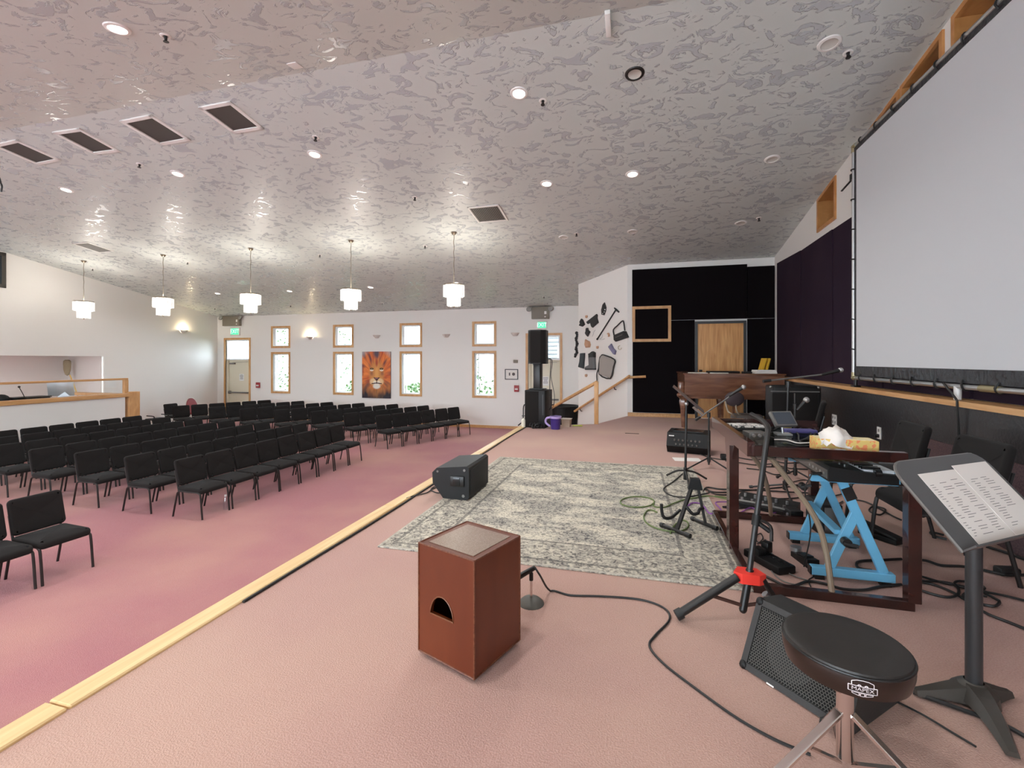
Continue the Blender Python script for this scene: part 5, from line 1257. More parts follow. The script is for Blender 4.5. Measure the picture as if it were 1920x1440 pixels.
# ================================================================== STANDS, MICROPHONES
MESHB = mat('mic_grille', (.45, .44, .43), .35, metal=.8, bump=(500, .6, .002))
def mic(t, tail, head, r=.026):
    tail, head = V(tail), V(head); d = (head - tail).normalized()
    t.part('microphone_body', MB().cyl(tail, head - d * r * .6, r * .48, r * .72, 12), BLACKM); t.part('microphone_head', MB().ball(head, r, 12), MESHB)
# short desk stand behind the cajon
q = G(996, 1131)
t = Thing('table_microphone', 'microphone on a short round-based stand behind the cajon', 'microphone stand', q)
t.part('base', MB().lathe([(.0, .032), (.018, .032), (.05, .022), (.068, .006), (.07, 0)], 24, q), mat('iron_base', (.10, .095, .08), .5))
t.part('pole', MB().cyl(q + V((0, 0, .03)), q + V((0, 0, .13)), .007), CHROME); t.part('clutch', MB().cyl(q + V((0, 0, .125)), q + V((0, 0, .165)), .011), BLACKM)
m0 = PD(1003, 1064, 2.45); m1 = PD(972, 1082, 2.46)
t.part('clip', MB().cyl(q + V((0, 0, .16)), lerp(m0, m1, .35), .010), BLACKM); mic(t, m0, m1 + (m1 - m0) * .8, .025)
pts = [m0, PD(1012, 1078, 2.44), G(1032, 1108, .006), G(1070, 1116, .006), G(1130, 1118, .006), G(1200, 1124, .006), G(1245, 1140, .006), G(1255, 1162, .006), G(1228, 1192, .006), G(1218, 1212, .006), G(1245, 1245, .006), G(1310, 1295, .006), G(1380, 1345, .006), G(1450, 1385, .006), G(1520, 1415, .006)]
single('microphone_cable', MB().tube(pts, .0055, 6, 8, False, .006), RUBBER, 'long black microphone cable snaking from the cajon across the carpet', 'cable', G(1228, 1192))
# guitar stand
t = Thing('guitar_stand', 'black folding A-frame guitar stand on the rug', 'guitar stand', G(1297, 988))
f1a, f1b, f2a, f2b = G(1240, 984, .028), G(1291, 1004, .028), G(1298, 972, .028), G(1342, 990, .028)
top = PD(1303, 905, 3.6)
for a, b, px in ((f1a, f1b, -.02), (f2a, f2b, .02)):
    fb = t.part('foot', MB().cyl(a, b, .014), BLACKM); t.part('foot_cap', MB().cyl(b - (b - a) * .1, b + (b - a) * .06, .018).cyl(a - (b - a) * .02, a + (b - a) * .08, .018), RUBBER, fb)
    m = lerp(a, b, .58); t.part('leg', MB().bar(m, top + V((px, 0, -.02)), .03, .022, bev=.004), BLACKM)
t.part('hinge_block', MB().prism([(-.055, -.05), (.055, -.05), (.035, .035), (-.035, .035)], lambda a, b, d: top + V((a, d, b)), -.03, .03), BLACKP)
dm = 3.5
t.part('cradle_arm', MB().tube([PD(1275, 956, 3.53), PD(1262, 968, 3.48), PD(1254, 972, 3.42), PD(1245, 970, 3.40), PD(1241, 960, 3.40), PD(1240, 945, 3.40)], .012, 7, 4), RUBBER)
t.part('cradle_arm', MB().tube([PD(1318, 953, 3.58), PD(1312, 955, 3.52), PD(1309, 962, 3.46), PD(1300, 964, 3.44), PD(1293, 958, 3.44), PD(1287, 950, 3.45)], .012, 7, 4), RUBBER)
# folding music stand seen edge-on
q = G(1285, 899, .013)
t = Thing('folding_music_stand', 'slim folding music stand seen edge-on behind the guitar stand', 'music stand', q)
dq = dist(q)
t.part('pole', MB().cyl(q + V((0, 0, .02)), PD(1287, 760, dq), .013).cyl(q + V((0, 0, .0)), q + V((0, 0, .13)), .02), BLACKM); t.part('pole_tip', MB().ball(PD(1287, 757, dq), .022, 10), STEEL)
for px, py in ((1250, 891), (1325, 898), (1291, 908)):
    e = G(px, py, .024); t.part('leg', MB().tube([q + V((0, 0, .10)), lerp(q, e, .45) + V((0, 0, .075)), e], .011, 6, 4), BLACKM)
a, b = PD(1261, 726, dq - .1), PD(1320, 776, dq - .1); fw_ = ray(1290, 750); fw_.z = 0; fw_.normalize()
w_ = (b - a).cross(fw_).normalized()
t.part('desk', MB().add([a, b, b + fw_ * .38, a + fw_ * .38, a + w_ * .008, b + w_ * .008, b + fw_ * .38 + w_ * .008, a + fw_ * .38 + w_ * .008], [(0, 1, 2, 3), (7, 6, 5, 4), (0, 1, 5, 4), (1, 2, 6, 5), (2, 3, 7, 6), (3, 0, 4, 7)]), mat('desk_bronze', (.13, .10, .10), .35))
t.part('lip', MB().bar(lerp(a, b, .7) - w_ * .02, b - w_ * .02, .03, .02), mat('lip_tan', (.25, .2, .17), .5))
t.part('clamp', MB().cyl(PD(1287, 762, dq), lerp(a, b, .5) + fw_ * .15, .012), BLACKM)
# boom microphone stands
def boom(label, base, feet, pivot, b0, b1, mtail, mhead, hub_z=.12, mr=.03):
    t = Thing('microphone_stand', label, 'microphone stand', base, group='boom microphone stands')
    t.part('pole', MB().cyl(base + V((0, 0, .03)), pivot, .010), BLACKM); t.part('pole_sleeve', MB().cyl(base + V((0, 0, .05)), lerp(base, pivot, .5), .014), BLACKM)
    t.part('clutch', MB().cyl(pivot - V((0, 0, .03)), pivot + V((0, 0, .03)), .02).ball(pivot, .022, 8), BLACKM)
    for f in feet: t.part('leg', MB().cyl(base + V((0, 0, hub_z)), f + V((0, 0, .012)), .009), BLACKM); t.part('rubber_foot', MB().cyl(lerp(base + V((0, 0, hub_z)), f + V((0, 0, .012)), .9), f + V((0, 0, .012)), .015), RUBBER)
    t.part('hub', MB().cyl(base + V((0, 0, hub_z - .05)), base + V((0, 0, hub_z + .03)), .022), BLACKM)
    if b0 is not None:
        t.part('boom_arm', MB().cyl(b0, b1, .009), GREYM); t.part('counterweight', MB().cyl(b0, lerp(b0, b1, .12), .016), BLACKM)
    mic(t, mtail, mhead, mr); return t
b_ = G(1329, 876); db = dist(b_)
boom('boom microphone stand on a tripod beside the rug corner', b_, [G(1283, 884), G(1371, 886), G(1328, 866)], PD(1329, 778, db), PD(1304, 788, db), PD(1378, 737, db), PD(1366, 743, db), PD(1394, 726, db - .05))
b_ = G(1472, 925); db = dist(b_)
boom('tall boom microphone reaching in front of the plum panels', b_, [G(1405, 915), G(1484, 945), G(1530, 915)], PD(1478, 721, db), PD(1431, 715, db), PD(1545, 702, db), PD(1540, 703, db), PD(1576, 694, db), .09, .026)
b_ = PD(1491, 760, 5.05); b_.z = 0
boom('short straight microphone stand by the far edge of the glass desk', b_, [b_ + V((-.2, -.05, 0)), b_ + V((.15, -.12, 0)), b_ + V((0, .22, 0))], PD(1491, 762, 5.05), None, None, PD(1495, 769, 5.02), PD(1512, 750, 4.98), .09, .033)
# tripod with red hub
t = Thing('tripod_stand', 'black tripod stand with red hub and bent top tube', 'stand', G(1393, 1150))
pb, hb, pt = PD(1393, 1143, 2.30), PD(1404, 1080, 2.32), PD(1437, 830, 2.42)
t.part('lower_tube', MB().cyl(pb, hb + (hb - pb) * .2, .019).ball(pb, .0185, 10), BLACKM); t.part('upper_tube', MB().tube([hb, lerp(hb, pt, .5), pt, PD(1440, 806, 2.44), PD(1436, 795, 2.48), PD(1424, 785, 2.54), PD(1408, 777, 2.6)], .0145, 10, 4), BLACKM)
t.part('collar', MB().cyl(lerp(hb, pt, .37), lerp(hb, pt, .45), .021).cyl(lerp(hb, pt, .40), lerp(hb, pt, .40) + V((.06, -.02, -.04)), .012), BLACKP)
rh = t.part('hub', MB().prism([(-.04, -.045), (.04, -.045), (.075, -.02), (.045, .045), (-.045, .045), (-.075, -.02)], lambda a, b, d: hb + V((a, b, d)), -.025, .025), RED, label='bright red plastic hub')
l1 = G(1272, 1152, .03); t.part('leg', MB().cyl(hb + V((-.06, -.03, 0)), l1, .021), BLACKM); t.part('rubber_foot', MB().cyl(lerp(hb, l1, .95), l1 + (l1 - hb) * .03, .027), RUBBER)
l2 = G(1475, 1158, .02); t.part('leg', MB().cyl(hb + V((.06, -.02, 0)), l2, .014), BLACKM); t.part('leg_latch', MB().cyl(lerp(hb, l2, .42), lerp(hb, l2, .52), .017), STEEL)
l3 = hb + V((.02, .42, 0)); l3.z = .02; t.part('leg', MB().cyl(hb + V((0, .05, 0)), l3, .016), BLACKM)
br = MAHOG
t.part('brace', MB().cyl(lerp(hb, l1, .52), pb + V((0, 0, .02)), .009), mat('brace_brown', (.06, .025, .018), .4)); t.part('brace', MB().cyl(pb + V((0, 0, .02)), lerp(hb, l2, .62), .009), MATS['brace_brown'])
t.part('hook', MB().tube([lerp(hb, pt, .42), lerp(hb, pt, .40) + V((.06, -.02, -.01)), lerp(hb, pt, .36) + V((.07, -.02, -.06))], .009, 6, 4), BLACKM)

# ---- wedge monitor under the drum throne
A0 = V((.452, 2.147, 0)); e_ = V((.68, -.73, 0)).normalized(); nb_ = V((.73, .68, 0)).normalized(); LW = .42
t = Thing('wedge_monitor', 'black wedge speaker with hexagonal grille beside the drum throne', 'loudspeaker', A0 + e_ * .2 + nb_ * .1)
wf = lambda a, b, d: A0 + e_ * d + nb_ * a + V((0, 0, b))
secw = [(0, 0), (.125, .262), (.28, .24), (.36, .0)]
t.part('cabinet', MB().prism(secw, wf, .0, LW), mat('cabinet_charcoal', (.03, .029, .028), .55, bump=(200, .4, .002)))
fd = V((0, 0, 1)) * .262 + nb_ * .125; fl = fd.length; fd.normalize(); fnm = fd.cross(e_).normalized()
if fnm.dot(nb_) > 0: fnm = -fnm
ff = lambda a, b, d: A0 + e_ * a + fd * b + fnm * d
fr = MB()
for a, b, c, g in ((0, .025, 0, fl), (LW - .025, LW, 0, fl), (0, LW, 0, .025), (0, LW, fl - .025, fl)): fr.prism([(a, c), (b, c), (b, g), (a, g)], ff, -.002, .014)
t.part('grille_frame', fr, MATS['cabinet_charcoal'])
t.part('grille_backing', MB().prism([(.02, .02), (LW - .02, .02), (LW - .02, fl - .02), (.02, fl - .02)], ff, -.001, .003), mat('grille_black', (.006, .006, .006), .9))
t.part('woofer', MB().lathe([(.095, .004), (.10, .0055), (.085, .0045), (.03, .0035), (0, .005)], 24, ff(.18, .145, 0), Matrix((e_, fd, fnm)).transposed().to_4x4()), mat('cone_black', (.012, .012, .012), .6))
hm = MB()
s3 = math.sqrt(3); hs = .0062
ny = int((fl - .05) / (hs * 1.5)); nx_ = int((LW - .05) / (hs * s3))
for j in range(ny):
    for i in range(nx_):
        cx, cy = .026 + hs * s3 * (i + .5 * (j % 2)), .026 + hs + hs * 1.5 * j
        vs_ = [(cx + hs * math.sin(R(60 * k)), cy + hs * math.cos(R(60 * k))) for k in range(6)]
        for k in (0, 1, 2):
            p0, p1 = vs_[k], vs_[k + 1]; d_ = V((p1[0] - p0[0], p1[1] - p0[1])); n_ = V((-d_.y, d_.x)).normalized() * .0011
            hm.add([ff(p0[0] + n_.x, p0[1] + n_.y, .010), ff(p1[0] + n_.x, p1[1] + n_.y, .010), ff(p1[0] - n_.x, p1[1] - n_.y, .010), ff(p0[0] - n_.x, p0[1] - n_.y, .010)], [(0, 1, 2, 3)])
t.part('hex_grille', hm, mat('grille_grey', (.10, .095, .085), .5), smooth=0, kind='stuff')
for a in (0.012, LW - .012):
    for b in (.012, fl - .012): t.part('corner_guard', MB().ball(ff(a, b, .004), .02, 8), BLACKP)
t.part('scuff', MB().prism([(.12, -.003), (.15, -.003), (.15, .003), (.12, .003)], ff, .0141, .0145), PAPER)

# ---- drum throne with logo
tc_ = PD(1584, 1203, 1.44); TZs = tc_.z
t = Thing('drum_throne', 'round black drum throne on chrome legs', 'drum throne', (tc_.x, tc_.y, 0))
VINB = mat('black_vinyl', (.020, .017, .015), .42, bump=(90, .12, .002)); RS = .172
t.part('seat', MB().lathe([(0, TZs - .078), (RS * .86, TZs - .078), (RS * .95, TZs - .070), (RS * .995, TZs - .04), (RS, TZs - .02), (RS * .985, TZs - .006)], 48, (tc_.x, tc_.y, 0)), mat('side_vinyl', (.020, .010, .007), .3))
t.part('seat_top', MB().lathe([(RS * .985, TZs - .006), (RS * .965, TZs + .003), (RS * .9, TZs + .006), (RS * .5, TZs + .002), (0, TZs)], 48, (tc_.x, tc_.y, 0)), VINB)
t.part('piping', MB().tube([V((tc_.x + RS * .99 * math.cos(a), tc_.y + RS * .99 * math.sin(a), TZs - .006)) for a in [6.2832 * i / 48 for i in range(48)]], .004, 6, 0, True), BLACKM)
# emblem wrapped round the side
dl = (ray(1618, 1290)); az = None; best = 9
for k in range(720):
    a = math.pi * 2 * k / 720; p = V((tc_.x + RS * math.cos(a), tc_.y + RS * math.sin(a), TZs - .055)); v = p - CAM; f = dist(p)
    xx = CX + FPX * (CY_ * p.x + SY_ * p.y) / f
    facing = V((math.cos(a), math.sin(a), 0)).dot(-v)
    if facing > 0 and abs(xx - 1618) < best: best = abs(xx - 1618); az = a
def wrap(u, v, d=.0012):
    zz = TZs - .038 + v * .95; rr = RS * (1.0 if v > -.008 else 1 - (-.008 - v) * 2.4) + d
    a = az + u / RS; return V((tc_.x + rr * math.cos(a), tc_.y + rr * math.sin(a), zz))
lg = MB()
def stroke(pts, w=.0022):
    for (x0, y0), (x1, y1) in zip(pts, pts[1:]):
        n = max(1, int(math.hypot(x1 - x0, y1 - y0) / .006)); d = V((x1 - x0, y1 - y0)).normalized(); o = V((-d.y, d.x)) * w / 2
        for k in range(n):
            a, b = (x0 + (x1 - x0) * k / n, y0 + (y1 - y0) * k / n), (x0 + (x1 - x0) * (k + 1) / n, y0 + (y1 - y0) * (k + 1) / n)
            lg.add([wrap(a[0] + o.x, a[1] + o.y), wrap(b[0] + o.x, b[1] + o.y), wrap(b[0] - o.x, b[1] - o.y), wrap(a[0] - o.x, a[1] - o.y)], [(0, 1, 2, 3)])
stroke([(-.034, -.009), (-.034, .009), (.034, .009), (.034, -.009), (-.034, -.009)])
stroke([(-.026, .009), (-.026, .021), (-.014, .026), (0, .0275), (.014, .026), (.026, .021), (.026, .009)])
stroke([(-.025, -.012), (-.025, -.017), (-.008, -.023), (-.008, -.012), (-.025, -.012)]); stroke([(.025, -.012), (.025, -.017), (.008, -.023), (.008, -.012), (.025, -.012)]); stroke([(-.005, -.012), (-.005, -.0235), (.005, -.0235), (.005, -.012), (-.005, -.012)])
stroke([(-.012, .010), (-.009, .014), (-.004, .011)], .003); stroke([(.004, .011), (.009, .014), (.012, .010)], .003)
vs_, fs_ = textmesh('MAPEX', .0155)
w0 = max(abs(v.x) for v in vs_); lg.add([wrap(v.x * .027 / w0, v.y, .0014) for v in vs_], fs_)
stroke([(-.027, -.0005), (-.0268, -.0005)], .001)
t.part('emblem', lg, mat('emblem_white', (.75, .70, .70), .5), smooth=0)
t.part('under_plate', MB().cyl((tc_.x, tc_.y, TZs - .11), (tc_.x, tc_.y, TZs - .078), .06), BLACKM)
t.part('post', MB().cyl((tc_.x, tc_.y, .20), (tc_.x, tc_.y, TZs - .12), .018), CHROME); t.part('lower_tube', MB().cyl((tc_.x, tc_.y, .06), (tc_.x, tc_.y, .30), .024), CHROME)
t.part('clamp', MB().cyl((tc_.x, tc_.y, .30), (tc_.x, tc_.y, .345), .032).tube([(tc_.x - .03, tc_.y, .33), (tc_.x - .06, tc_.y - .02, .35), (tc_.x - .045, tc_.y - .03, .30), (tc_.x - .02, tc_.y - .02, .28)], .008, 7, 4), CHROME)
for k, a in enumerate((R(205), R(325), R(85))):
    lr = .2 if k == 2 else .29; f = V((tc_.x + lr * math.cos(a), tc_.y + lr * math.sin(a), .015)); lp = t.part('leg', MB().bar((tc_.x + .02 * math.cos(a), tc_.y + .02 * math.sin(a), .205), f, .028, .012, bev=.002), CHROME)
    t.part('leg_brace', MB().bar((tc_.x + .02 * math.cos(a), tc_.y + .02 * math.sin(a), .05), (tc_.x + .13 * math.cos(a), tc_.y + .13 * math.sin(a), .11), .02, .006), CHROME)
    t.part('rubber_foot', MB().ball(f, .02, 8), RUBBER, lp)

# ---- orchestra music stand with printed sheets
SCL = 1.2
cw = lambda x, y, z: CAM + V((CY_ * x - SY_ * y, SY_ * x + CY_ * y, z))
TL, TR, BL_ = cw(1.231 * SCL, 1.48 * SCL, -.336 * SCL), cw(1.70 * SCL, 1.652 * SCL, -.336 * SCL), cw(1.297 * SCL, 1.30 * SCL, -.5506 * SCL)
ue = (TR - TL); ul = ue.length; ue.normalize(); ve = (BL_ - TL); vl = ve.length; ve.normalize(); ne = ue.cross(ve).normalized()
if ne.z < 0: ne = -ne
fd_ = lambda a, b, d: TL + ue * a + ve * b + ne * d
ctr = fd_(ul / 2, vl / 2, 0); base = V((ctr.x, ctr.y, 0)); bb_ = G(1826, 1312); base = V((bb_.x, bb_.y, 0))
t = Thing('orchestra_music_stand', 'black orchestra music stand holding printed sheets', 'music stand', base)
rc = .07
dp = [(rc + rc * math.cos(a), rc - rc * math.sin(a)) for a in [math.pi - math.pi / 2 * i / 5 for i in range(6)]] + [(ul - rc + rc * math.cos(a), rc - rc * math.sin(a)) for a in [math.pi / 2 - math.pi / 2 * i / 5 for i in range(6)]] + [(ul, vl), (0, vl)]
GREYD = mat('stand_grey', (.075, .073, .072), .38)
t.part('desk', MB().prism(dp, fd_, -.004, .0), GREYD)
t.part('desk_edge', MB().tube([fd_(a, b, -.006) for a, b in dp[:12]], .006, 6).tube([fd_(0, rc, -.006), fd_(0, vl, -.006)], .006, 6).tube([fd_(ul, rc, -.006), fd_(ul, vl, -.006)], .006, 6), GREYM)
t.part('lip', MB().prism([(0, vl - .006), (ul, vl - .006), (ul, vl), (0, vl)], fd_, -.004, .045), GREYD)
t.part('pole', MB().cyl(base + V((0, 0, .02)), V((base.x, base.y, ctr.z - .13)), .026, .025, 20), mat('pole_black', (.03, .029, .03), .35))
t.part('pivot', MB().cyl(V((base.x, base.y, ctr.z - .14)), ctr - ne * .06, .02).box(ctr - ne * .022, (.1, .06, .03), Matrix((ue, ve, ne)).transposed().to_4x4(), .008), BLACKM)
for px, py, in ((1893, 1303), (1715, 1300), (1900, 1420)):
    e = G(px, py, .012); d = (e - base).normalized(); sd = d.cross(V((0, 0, 1))).normalized(); L_ = (e - base).length
    lgm = MB(); N_ = 6; rows = []
    for k in range(N_ + 1):
        f = k / N_; c = base + d * (L_ * f); hh = .05 * (1 - f) ** 1.5 + .018; ww = .040 * (1 - f) + .018; lz = .028 * math.sin(math.pi * f) * (1 if L_ > .25 else .3)
        rows.append([c + sd * ww + V((0, 0, lz)), c - sd * ww + V((0, 0, lz)), c - sd * ww * .55 + V((0, 0, lz + hh)), c + sd * ww * .55 + V((0, 0, lz + hh))])
    for k in range(N_):
        lgm.add(rows[k] + rows[k + 1], [(0, 1, 5, 4), (1, 2, 6, 5), (2, 3, 7, 6), (3, 0, 4, 7)])
    lgm.add(rows[-1], [(0, 1, 2, 3)]); lgm.add(rows[0], [(0, 1, 2, 3)])
    t.part('foot', lgm, mat('cast_foot', (.05, .043, .036), .4), smooth=60)
t.part('hub', MB().lathe([(.075, .0), (.07, .04), (.05, .06), (.03, .075)], 20, base), MATS['cast_foot'])
GSM = 'printed sheets on the music stand'
def sheet(a0, a1, b0, b1, d, label, seed, cols):
    rnd = random.Random(seed); P4 = [(a0, b0), (a1, b0), (a1, b1), (a0, b1)]
    t = Thing('sheet_music', label, 'paper', fd_((a0 + a1) / 2, b1, d), group=GSM)
    t.part('page', MB().prism(P4, fd_, d, d + .0012), mat('page_cream', (.80, .74, .69), .8))
    l = MB(); W_ = a1 - a0
    for c0, c1, n, off in cols:
        b = b0 + .045 + off
        for k in range(n):
            if rnd.random() < .18: b += .008
            w = (c1 - c0) * W_ * rnd.uniform(.45, .95); x = a0 + c0 * W_ + rnd.choice([0, .01])
            l.prism([(x, b), (x + w, b), (x + w, b + .0016), (x, b + .0016)], fd_, d + .0013, d + .0016); b += .0095
            if b > b1 - .03: break
    t.part('printed_lines', l, INK, smooth=0)
sheet(.10, .345, .06, vl - .008, .001, 'printed song sheet on the left of the music stand desk', 5, ((.06, .17, 22, .004), (.28, .55, 20, .0), (.64, .92, 22, -.006)))
sheet(.335, .575, .045, vl - .008, .003, 'printed song sheet on the right of the music stand desk', 6, ((.12, .35, 20, .02), (.45, .75, 12, .01)))

# ================================================================== FLOOR GEAR AND CABLES
t = Thing('sustain_pedal', 'black foot pedal with silver plate beside the blue stand', 'pedal', G(1506, 1052), R(12), world=False)
t.part('housing', MB().prism([(-.11, 0), (.08, 0), (.08, .03), (-.11, .055)], lambda a, b, d: V((d, a, b)), -.036, .036), BLACKP); t.part('plate', MB().lathe([(0, .062), (.034, .060), (.035, .035)], 16, (0, .085, 0)), STEEL); t.part('rubber_pad', MB().box((0, -.02, .05), (.058, .09, .008), (R(-7), 0, 0)), RUBBER)
t = Thing('power_strip', 'black power strip block with plugged adapters on the rug corner', 'power strip', G(1441, 1058), R(28), world=False)
t.part('body', MB().box((0, 0, .025), (.13, .30, .05), None, .01), BLACKP); t.part('adapter', MB().box((.05, .07, .08), (.055, .05, .07), (0, 0, .3), .006), BLACKP); t.part('adapter', MB().box((-.03, .05, .07), (.06, .07, .045), (0, 0, -.1), .006), BLACKP)
so = MB()
for k in range(4): so.box((.02, -.12 + .05 * k, .0505), (.03, .03, .002))
t.part('sockets', so, BLACKG)
t = Thing('effects_pedalboard', 'black multi-effects pedalboard with silver switches under the desk', 'pedalboard', G(1436, 952), R(-30), world=False)
t.part('chassis', MB().prism([(-.12, 0), (.12, 0), (.12, .075), (-.12, .03)], lambda a, b, d: V((d, a, b)), -.24, .24), BLACKP)
sw = MB()
for i in range(5):
    for j in range(2): sw.cyl((-.18 + .085 * i, -.06 + .09 * j, .04 + .017 * j), (-.18 + .085 * i, -.06 + .09 * j, .07 + .017 * j), .012, None, 8)
t.part('switches', sw, STEEL); t.part('handle_bar', MB().tube([(-.23, -.125, .03), (-.23, -.14, .06), (.23, -.14, .06), (.23, -.125, .03)], .009, 6, 3), GREYM)
t = Thing('direct_box', 'small black direct box on the carpet left of the blue stand', 'audio device', G(1487, 972), R(10), world=False)
t.part('case', MB().box((0, 0, .04), (.10, .13, .08), None, .006), BLACKP); t.part('jack', MB().cyl((-.052, -.02, .04), (-.06, -.02, .04), .014), STEEL)
t = Thing('computer_tower', 'dark box with grey panel on the floor behind the blue stand', 'box', (1.42, 4.0, 0), .1, world=False)
t.part('case', MB().box((0, 0, .12), (.14, .26, .24), None, .006), BLACKP); t.part('panel', MB().box((0, -.132, .12), (.11, .006, .2), None, .003), GREYM)
t = Thing('volume_pedal', 'black expression pedal beside the stage chair legs', 'pedal', G(1650, 1010), R(35), world=False)
t.part('base', MB().box((0, 0, .02), (.09, .26, .04), None, .008), BLACKP); t.part('treadle', MB().box((0, 0, .065), (.08, .26, .018), (R(10), 0, 0), .006), RUBBER)
q = G(1335, 897) 
t = Thing('cable_junction', 'small black stage box under the desk edge with cables', 'audio device', G(1362, 862), world=False)
t.part('case', MB().box((0, 0, .035), (.14, .11, .07), None, .015), BLACKP); t.part('socket', MB().cyl((0, -.056, .04), (0, -.062, .04), .018), GREYM)
def cable(pp, r, m, label, group=None, z=None, sm=6):
    P_ = [G(x, y, (z or r) + .002 + (.004 if i % 2 else 0)) for i, (x, y) in enumerate(pp)]
    return single('cable', MB().tube(P_, r, 6, sm, False, r), m, label, 'cable', sum(P_, V()) / len(P_), group)
GCB = 'cables on the stage floor'
def ell(cx, cy, rx_, ry_, a0, a1, n=10, tilt=0.0): return [(cx + rx_ * math.cos(R(a0 + (a1 - a0) * i / n)) , cy + ry_ * math.sin(R(a0 + (a1 - a0) * i / n)) + tilt * rx_ * math.cos(R(a0 + (a1 - a0) * i / n))) for i in range(n + 1)]
GRN = mat('green_cable', (.12, .17, .05), .5); PUR = mat('purple_cable', (.22, .06, .30), .5)
cable([(1280, 888), (1262, 903), (1246, 914), (1247, 922), (1262, 930), (1285, 932), (1305, 929), (1330, 924)], .006, RUBBER, 'black cable looping on the rug under the folding music stand', GCB, .016)
cable(ell(1195, 941, 32, 10, 10, 350) + [(1226, 949), (1245, 951), (1262, 944), (1282, 937), (1300, 934), (1330, 930), (1372, 938)], .006, GRN, 'green cable coiled on the left of the guitar stand', GCB, .016)
cable([(1232, 961), (1225, 957), (1214, 957), (1207, 968), (1212, 980), (1230, 990), (1255, 996), (1275, 996), (1290, 988), (1288, 978), (1276, 976), (1262, 988), (1257, 1000)], .006, GRN, 'green cable curling round the guitar stand foot', GCB, .016)
cable([(1290, 948), (1298, 943), (1312, 944), (1322, 952), (1330, 962), (1345, 964), (1352, 956), (1342, 944), (1350, 941), (1390, 943), (1420, 950), (1450, 948)], .006, PUR, 'purple cable looping by the guitar stand', GCB, .016)
cable([(1390, 960), (1410, 952), (1432, 968), (1450, 962), (1475, 958), (1495, 955)], .006, PUR, 'purple cable between pedalboard and direct box', GCB)
for k, (pp, lab) in enumerate(((([(1318, 923), (1325, 914), (1350, 917), (1380, 918), (1420, 919), (1470, 922), (1530, 925)]), 'black cable run from the rug to the pedalboard, topmost line'),
        ([(1323, 916), (1335, 922), (1360, 923), (1400, 920), (1450, 915), (1500, 912), (1545, 918)], 'black cable run bending below the topmost line'),
        ([(1328, 921), (1345, 927), (1372, 928), (1410, 930), (1460, 935), (1510, 932), (1545, 925)], 'black cable run by the rug corner toward the blue stand'),
        ([(1340, 930), (1372, 934), (1405, 938), (1440, 944)], 'olive black cable run ending at the pedalboard'),
        ([(1355, 950), (1375, 949), (1402, 950), (1440, 948), (1380, 953), (1355, 951)], 'black cable doubled back beside the desk leg'),
        ([(1360, 864), (1390, 868), (1420, 872), (1450, 870), (1480, 878), (1520, 880)], 'black cable behind the desk toward the half wall'),
        ([(1385, 858), (1410, 862), (1440, 861), (1470, 868), (1500, 868), (1530, 872)], 'thin black cable farthest behind the desk'),
        ([(1400, 878), (1430, 882), (1455, 890), (1480, 884), (1460, 876), (1430, 875)], 'black cable coil behind the desk braces'),
        ([(1300, 845), (1325, 856), (1350, 861), (1370, 862)], 'black cable from the slanted amplifier'),
        ([(1480, 905), (1510, 900), (1540, 910), (1570, 905), (1590, 920), (1560, 930), (1530, 922)], 'black cable bundle under the keyboard'),
        ([(1590, 935), (1620, 940), (1640, 948), (1660, 955), (1650, 965), (1630, 958), (1640, 950), (1675, 968), (1690, 975)], 'black cable tangle behind the desk leg'),
        ([(1545, 990), (1555, 975), (1570, 965), (1565, 950), (1580, 940)], 'black cable curl between the blue stand frames'),
        ([(1690, 1048), (1655, 1050), (1615, 1052), (1606, 1058), (1612, 1066), (1635, 1070)], 'thick black cable looping behind the blue stand'))):
    cable(pp, .007 if k != 12 else .009, RUBBER if k != 3 else GRN, lab, GCB)
cable([(1425, 1075), (1445, 1085), (1470, 1097), (1490, 1098), (1515, 1090), (1545, 1094), (1580, 1104), (1620, 1106), (1650, 1100), (1690, 1096)], .008, RUBBER, 'thick black cable crossing inside the desk floor frame', GCB)
cable([(1432, 1030), (1436, 1050), (1450, 1075), (1470, 1090), (1495, 1097), (1520, 1103), (1560, 1108), (1590, 1112)], .004, mat('grey_cable', (.16, .15, .14), .5), 'thin grey cable from the power strip', GCB)
cable([(1445, 1030), (1452, 1050), (1468, 1068), (1490, 1080), (1514, 1088)], .004, MATS['grey_cable'], 'thin grey cable curving past the sustain pedal', GCB)
cable([(1528, 1075), (1524, 1082), (1516, 1088), (1520, 1100)], .004, RUBBER, 'short black lead from under the blue foot bar', GCB)
cable([(1420, 1020), (1430, 1010), (1426, 1000), (1416, 1008), (1424, 1018), (1436, 1012)], .004, RUBBER, 'knotted thin cable beside the tripod tube', GCB)
cable([(1700, 1048), (1735, 1051), (1765, 1060), (1805, 1062), (1840, 1068), (1880, 1077), (1905, 1078), (1930, 1078)], .009, RUBBER, 'thick black extension cord across the carpet behind the music stand', GCB)
q = G(1888, 1078); single('cord_connector', MB().box(q + V((0, 0, .025)), (.12, .06, .05), (0, 0, .2), .012), RUBBER, 'black three-way cord connector by the chair leg', 'connector', q)
cable([(1700, 1076), (1725, 1080), (1770, 1093), (1800, 1098), (1840, 1108), (1880, 1116), (1930, 1128)], .007, RUBBER, 'black cable running under the music stand to the right', GCB)
cable([(1702, 1080), (1730, 1089), (1760, 1090), (1790, 1096), (1798, 1108), (1790, 1118), (1765, 1118), (1725, 1106), (1711, 1096), (1718, 1091), (1750, 1096), (1785, 1110), (1812, 1126), (1850, 1150), (1890, 1166), (1930, 1182)], .007, RUBBER, 'black cable with a flat oval loop left of the music stand pole', GCB)
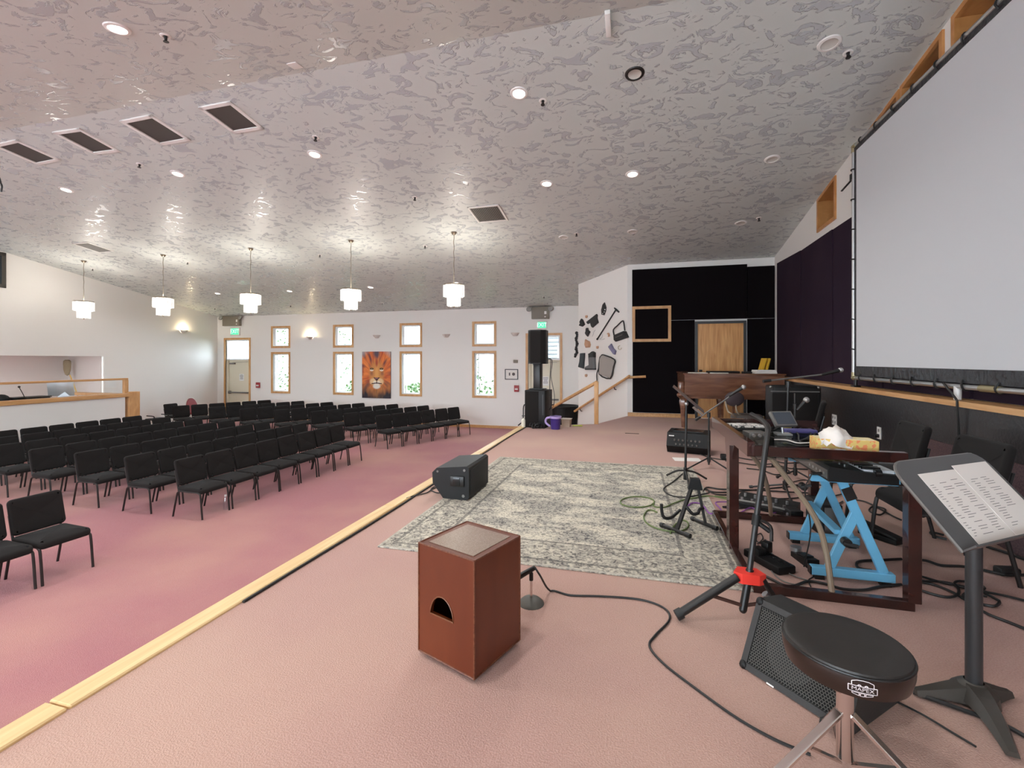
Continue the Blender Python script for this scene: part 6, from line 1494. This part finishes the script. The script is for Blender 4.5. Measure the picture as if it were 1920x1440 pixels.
cable([(1812, 1090), (1795, 1090), (1789, 1096), (1800, 1100), (1835, 1106), (1846, 1102), (1830, 1094), (1812, 1090)], .007, RUBBER, 'small black cable loop behind the music stand pole', GCB)
cable([(1838, 1108), (1862, 1120), (1874, 1128), (1866, 1136), (1845, 1134), (1820, 1130), (1806, 1118), (1815, 1112), (1850, 1118)], .007, RUBBER, 'black cable loop right of the music stand pole', GCB)
cable([(1770, 1003), (1748, 998), (1745, 1000), (1755, 1006), (1775, 1011)], .008, RUBBER, 'short black cable loop under the stage chair', GCB)
cable([(1850, 1025), (1880, 1034), (1905, 1043), (1930, 1052)], .010, RUBBER, 'thick black cable bundle right of the chair leg', GCB)
cable([(1885, 1022), (1905, 1035), (1930, 1045)], .009, RUBBER, 'thick black cable curving at the right of the stage chair', GCB)
cable([(1680, 1315), (1730, 1340), (1780, 1370), (1830, 1400)], .004, RUBBER, 'thin cable crossing the carpet beside the throne legs', GCB)
cable([(1712, 1298), (1760, 1315), (1830, 1340), (1880, 1358), (1930, 1385)], .008, RUBBER, 'black cable lying along the music stand foot', GCB)
cable([(828, 905), (815, 912), (808, 918), (820, 924), (836, 922), (826, 914), (812, 916), (800, 924), (775, 930), (762, 934)], .006, RUBBER, 'black cable coil behind the stage monitor', GCB)
# cable along the stage edge nosing
P_ = [G(x, y, .008) + V((.02, 0, 0)) for x, y in ((985, 806), (955, 822), (935, 838), (905, 855))]
pe = [V((-2.035 + .008 * math.sin(y * 2.3), y, .009)) for y in [2.0 + .35 * i for i in range(20)]]
single('edge_cable', MB().tube(pe, .008, 6, 4), RUBBER, 'long black cable lying along the pale stage edge trim', 'cable', (-2.035, 4.5, 0), GCB)
# wires on dado wall
p0 = dado(4.05, .99, DX + .03)
single('ledge_cable', MB().tube([sx_(4.75, 1.12, .03), dado(4.5, 1.0, DX + .0), dado(4.42, .95, DX + .035), dado(4.42, .6, DX + .02), dado(4.42, .02, DX + .02)], .009, 6, 6), RUBBER, 'black cable dropping from the screen over the ledge to the floor', 'cable', dado(4.42, 0, DX))
single('ledge_cable', MB().tube([dado(3.0, .995, .02), dado(3.0, .995, DX + .01), dado(3.0, .94, DX + .035), dado(3.0, .5, DX + .02), dado(3.0, .02, DX + .02)], .008, 6, 5), RUBBER, 'black cable hanging over the ledge end near the stage chair', 'cable', dado(3.0, 0, DX))
def doutlet(px, py, w, h, label):
    p = AL(px, py, RA - DX, RB)
    t = Thing('wall_outlet', label, 'outlet', p, group='outlets on the half wall'); yv = V((RB, 1, 0)).normalized(); nn = V((-1, RB, 0)).normalized(); f = lambda a, b, d: p + yv * a + V((0, 0, b)) + nn * d
    t.part('plate', MB().prism([(-w, -h), (w, -h), (w, h), (-w, h)], f, -.002, .008), WHITE)
    s = MB()
    for a in ((-.5, .5) if w > .05 else (0,)):
        for b in (-.45, .45): s.prism([(a * w - .016, b * h - .016), (a * w + .016, b * h - .016), (a * w + .016, b * h + .016), (a * w - .016, b * h + .016)], f, .008, .010)
    t.part('receptacles', s, mat('outlet_grey', (.25, .24, .23), .5)); return t, p
doutlet(1565, 787, .075, .07, 'four-way outlet on the black half wall by the amplifier cabinet')
_, p = doutlet(1649, 812, .04, .065, 'white outlet with a plug on the black half wall beside the stage chair')
single('wall_plug', MB().box(p + V((-.03, 0, -.03)), (.05, .04, .04), None, .008), BLACKM, 'black plug in the outlet beside the stage chair', 'plug', p + V((-.03, 0, -.05)))
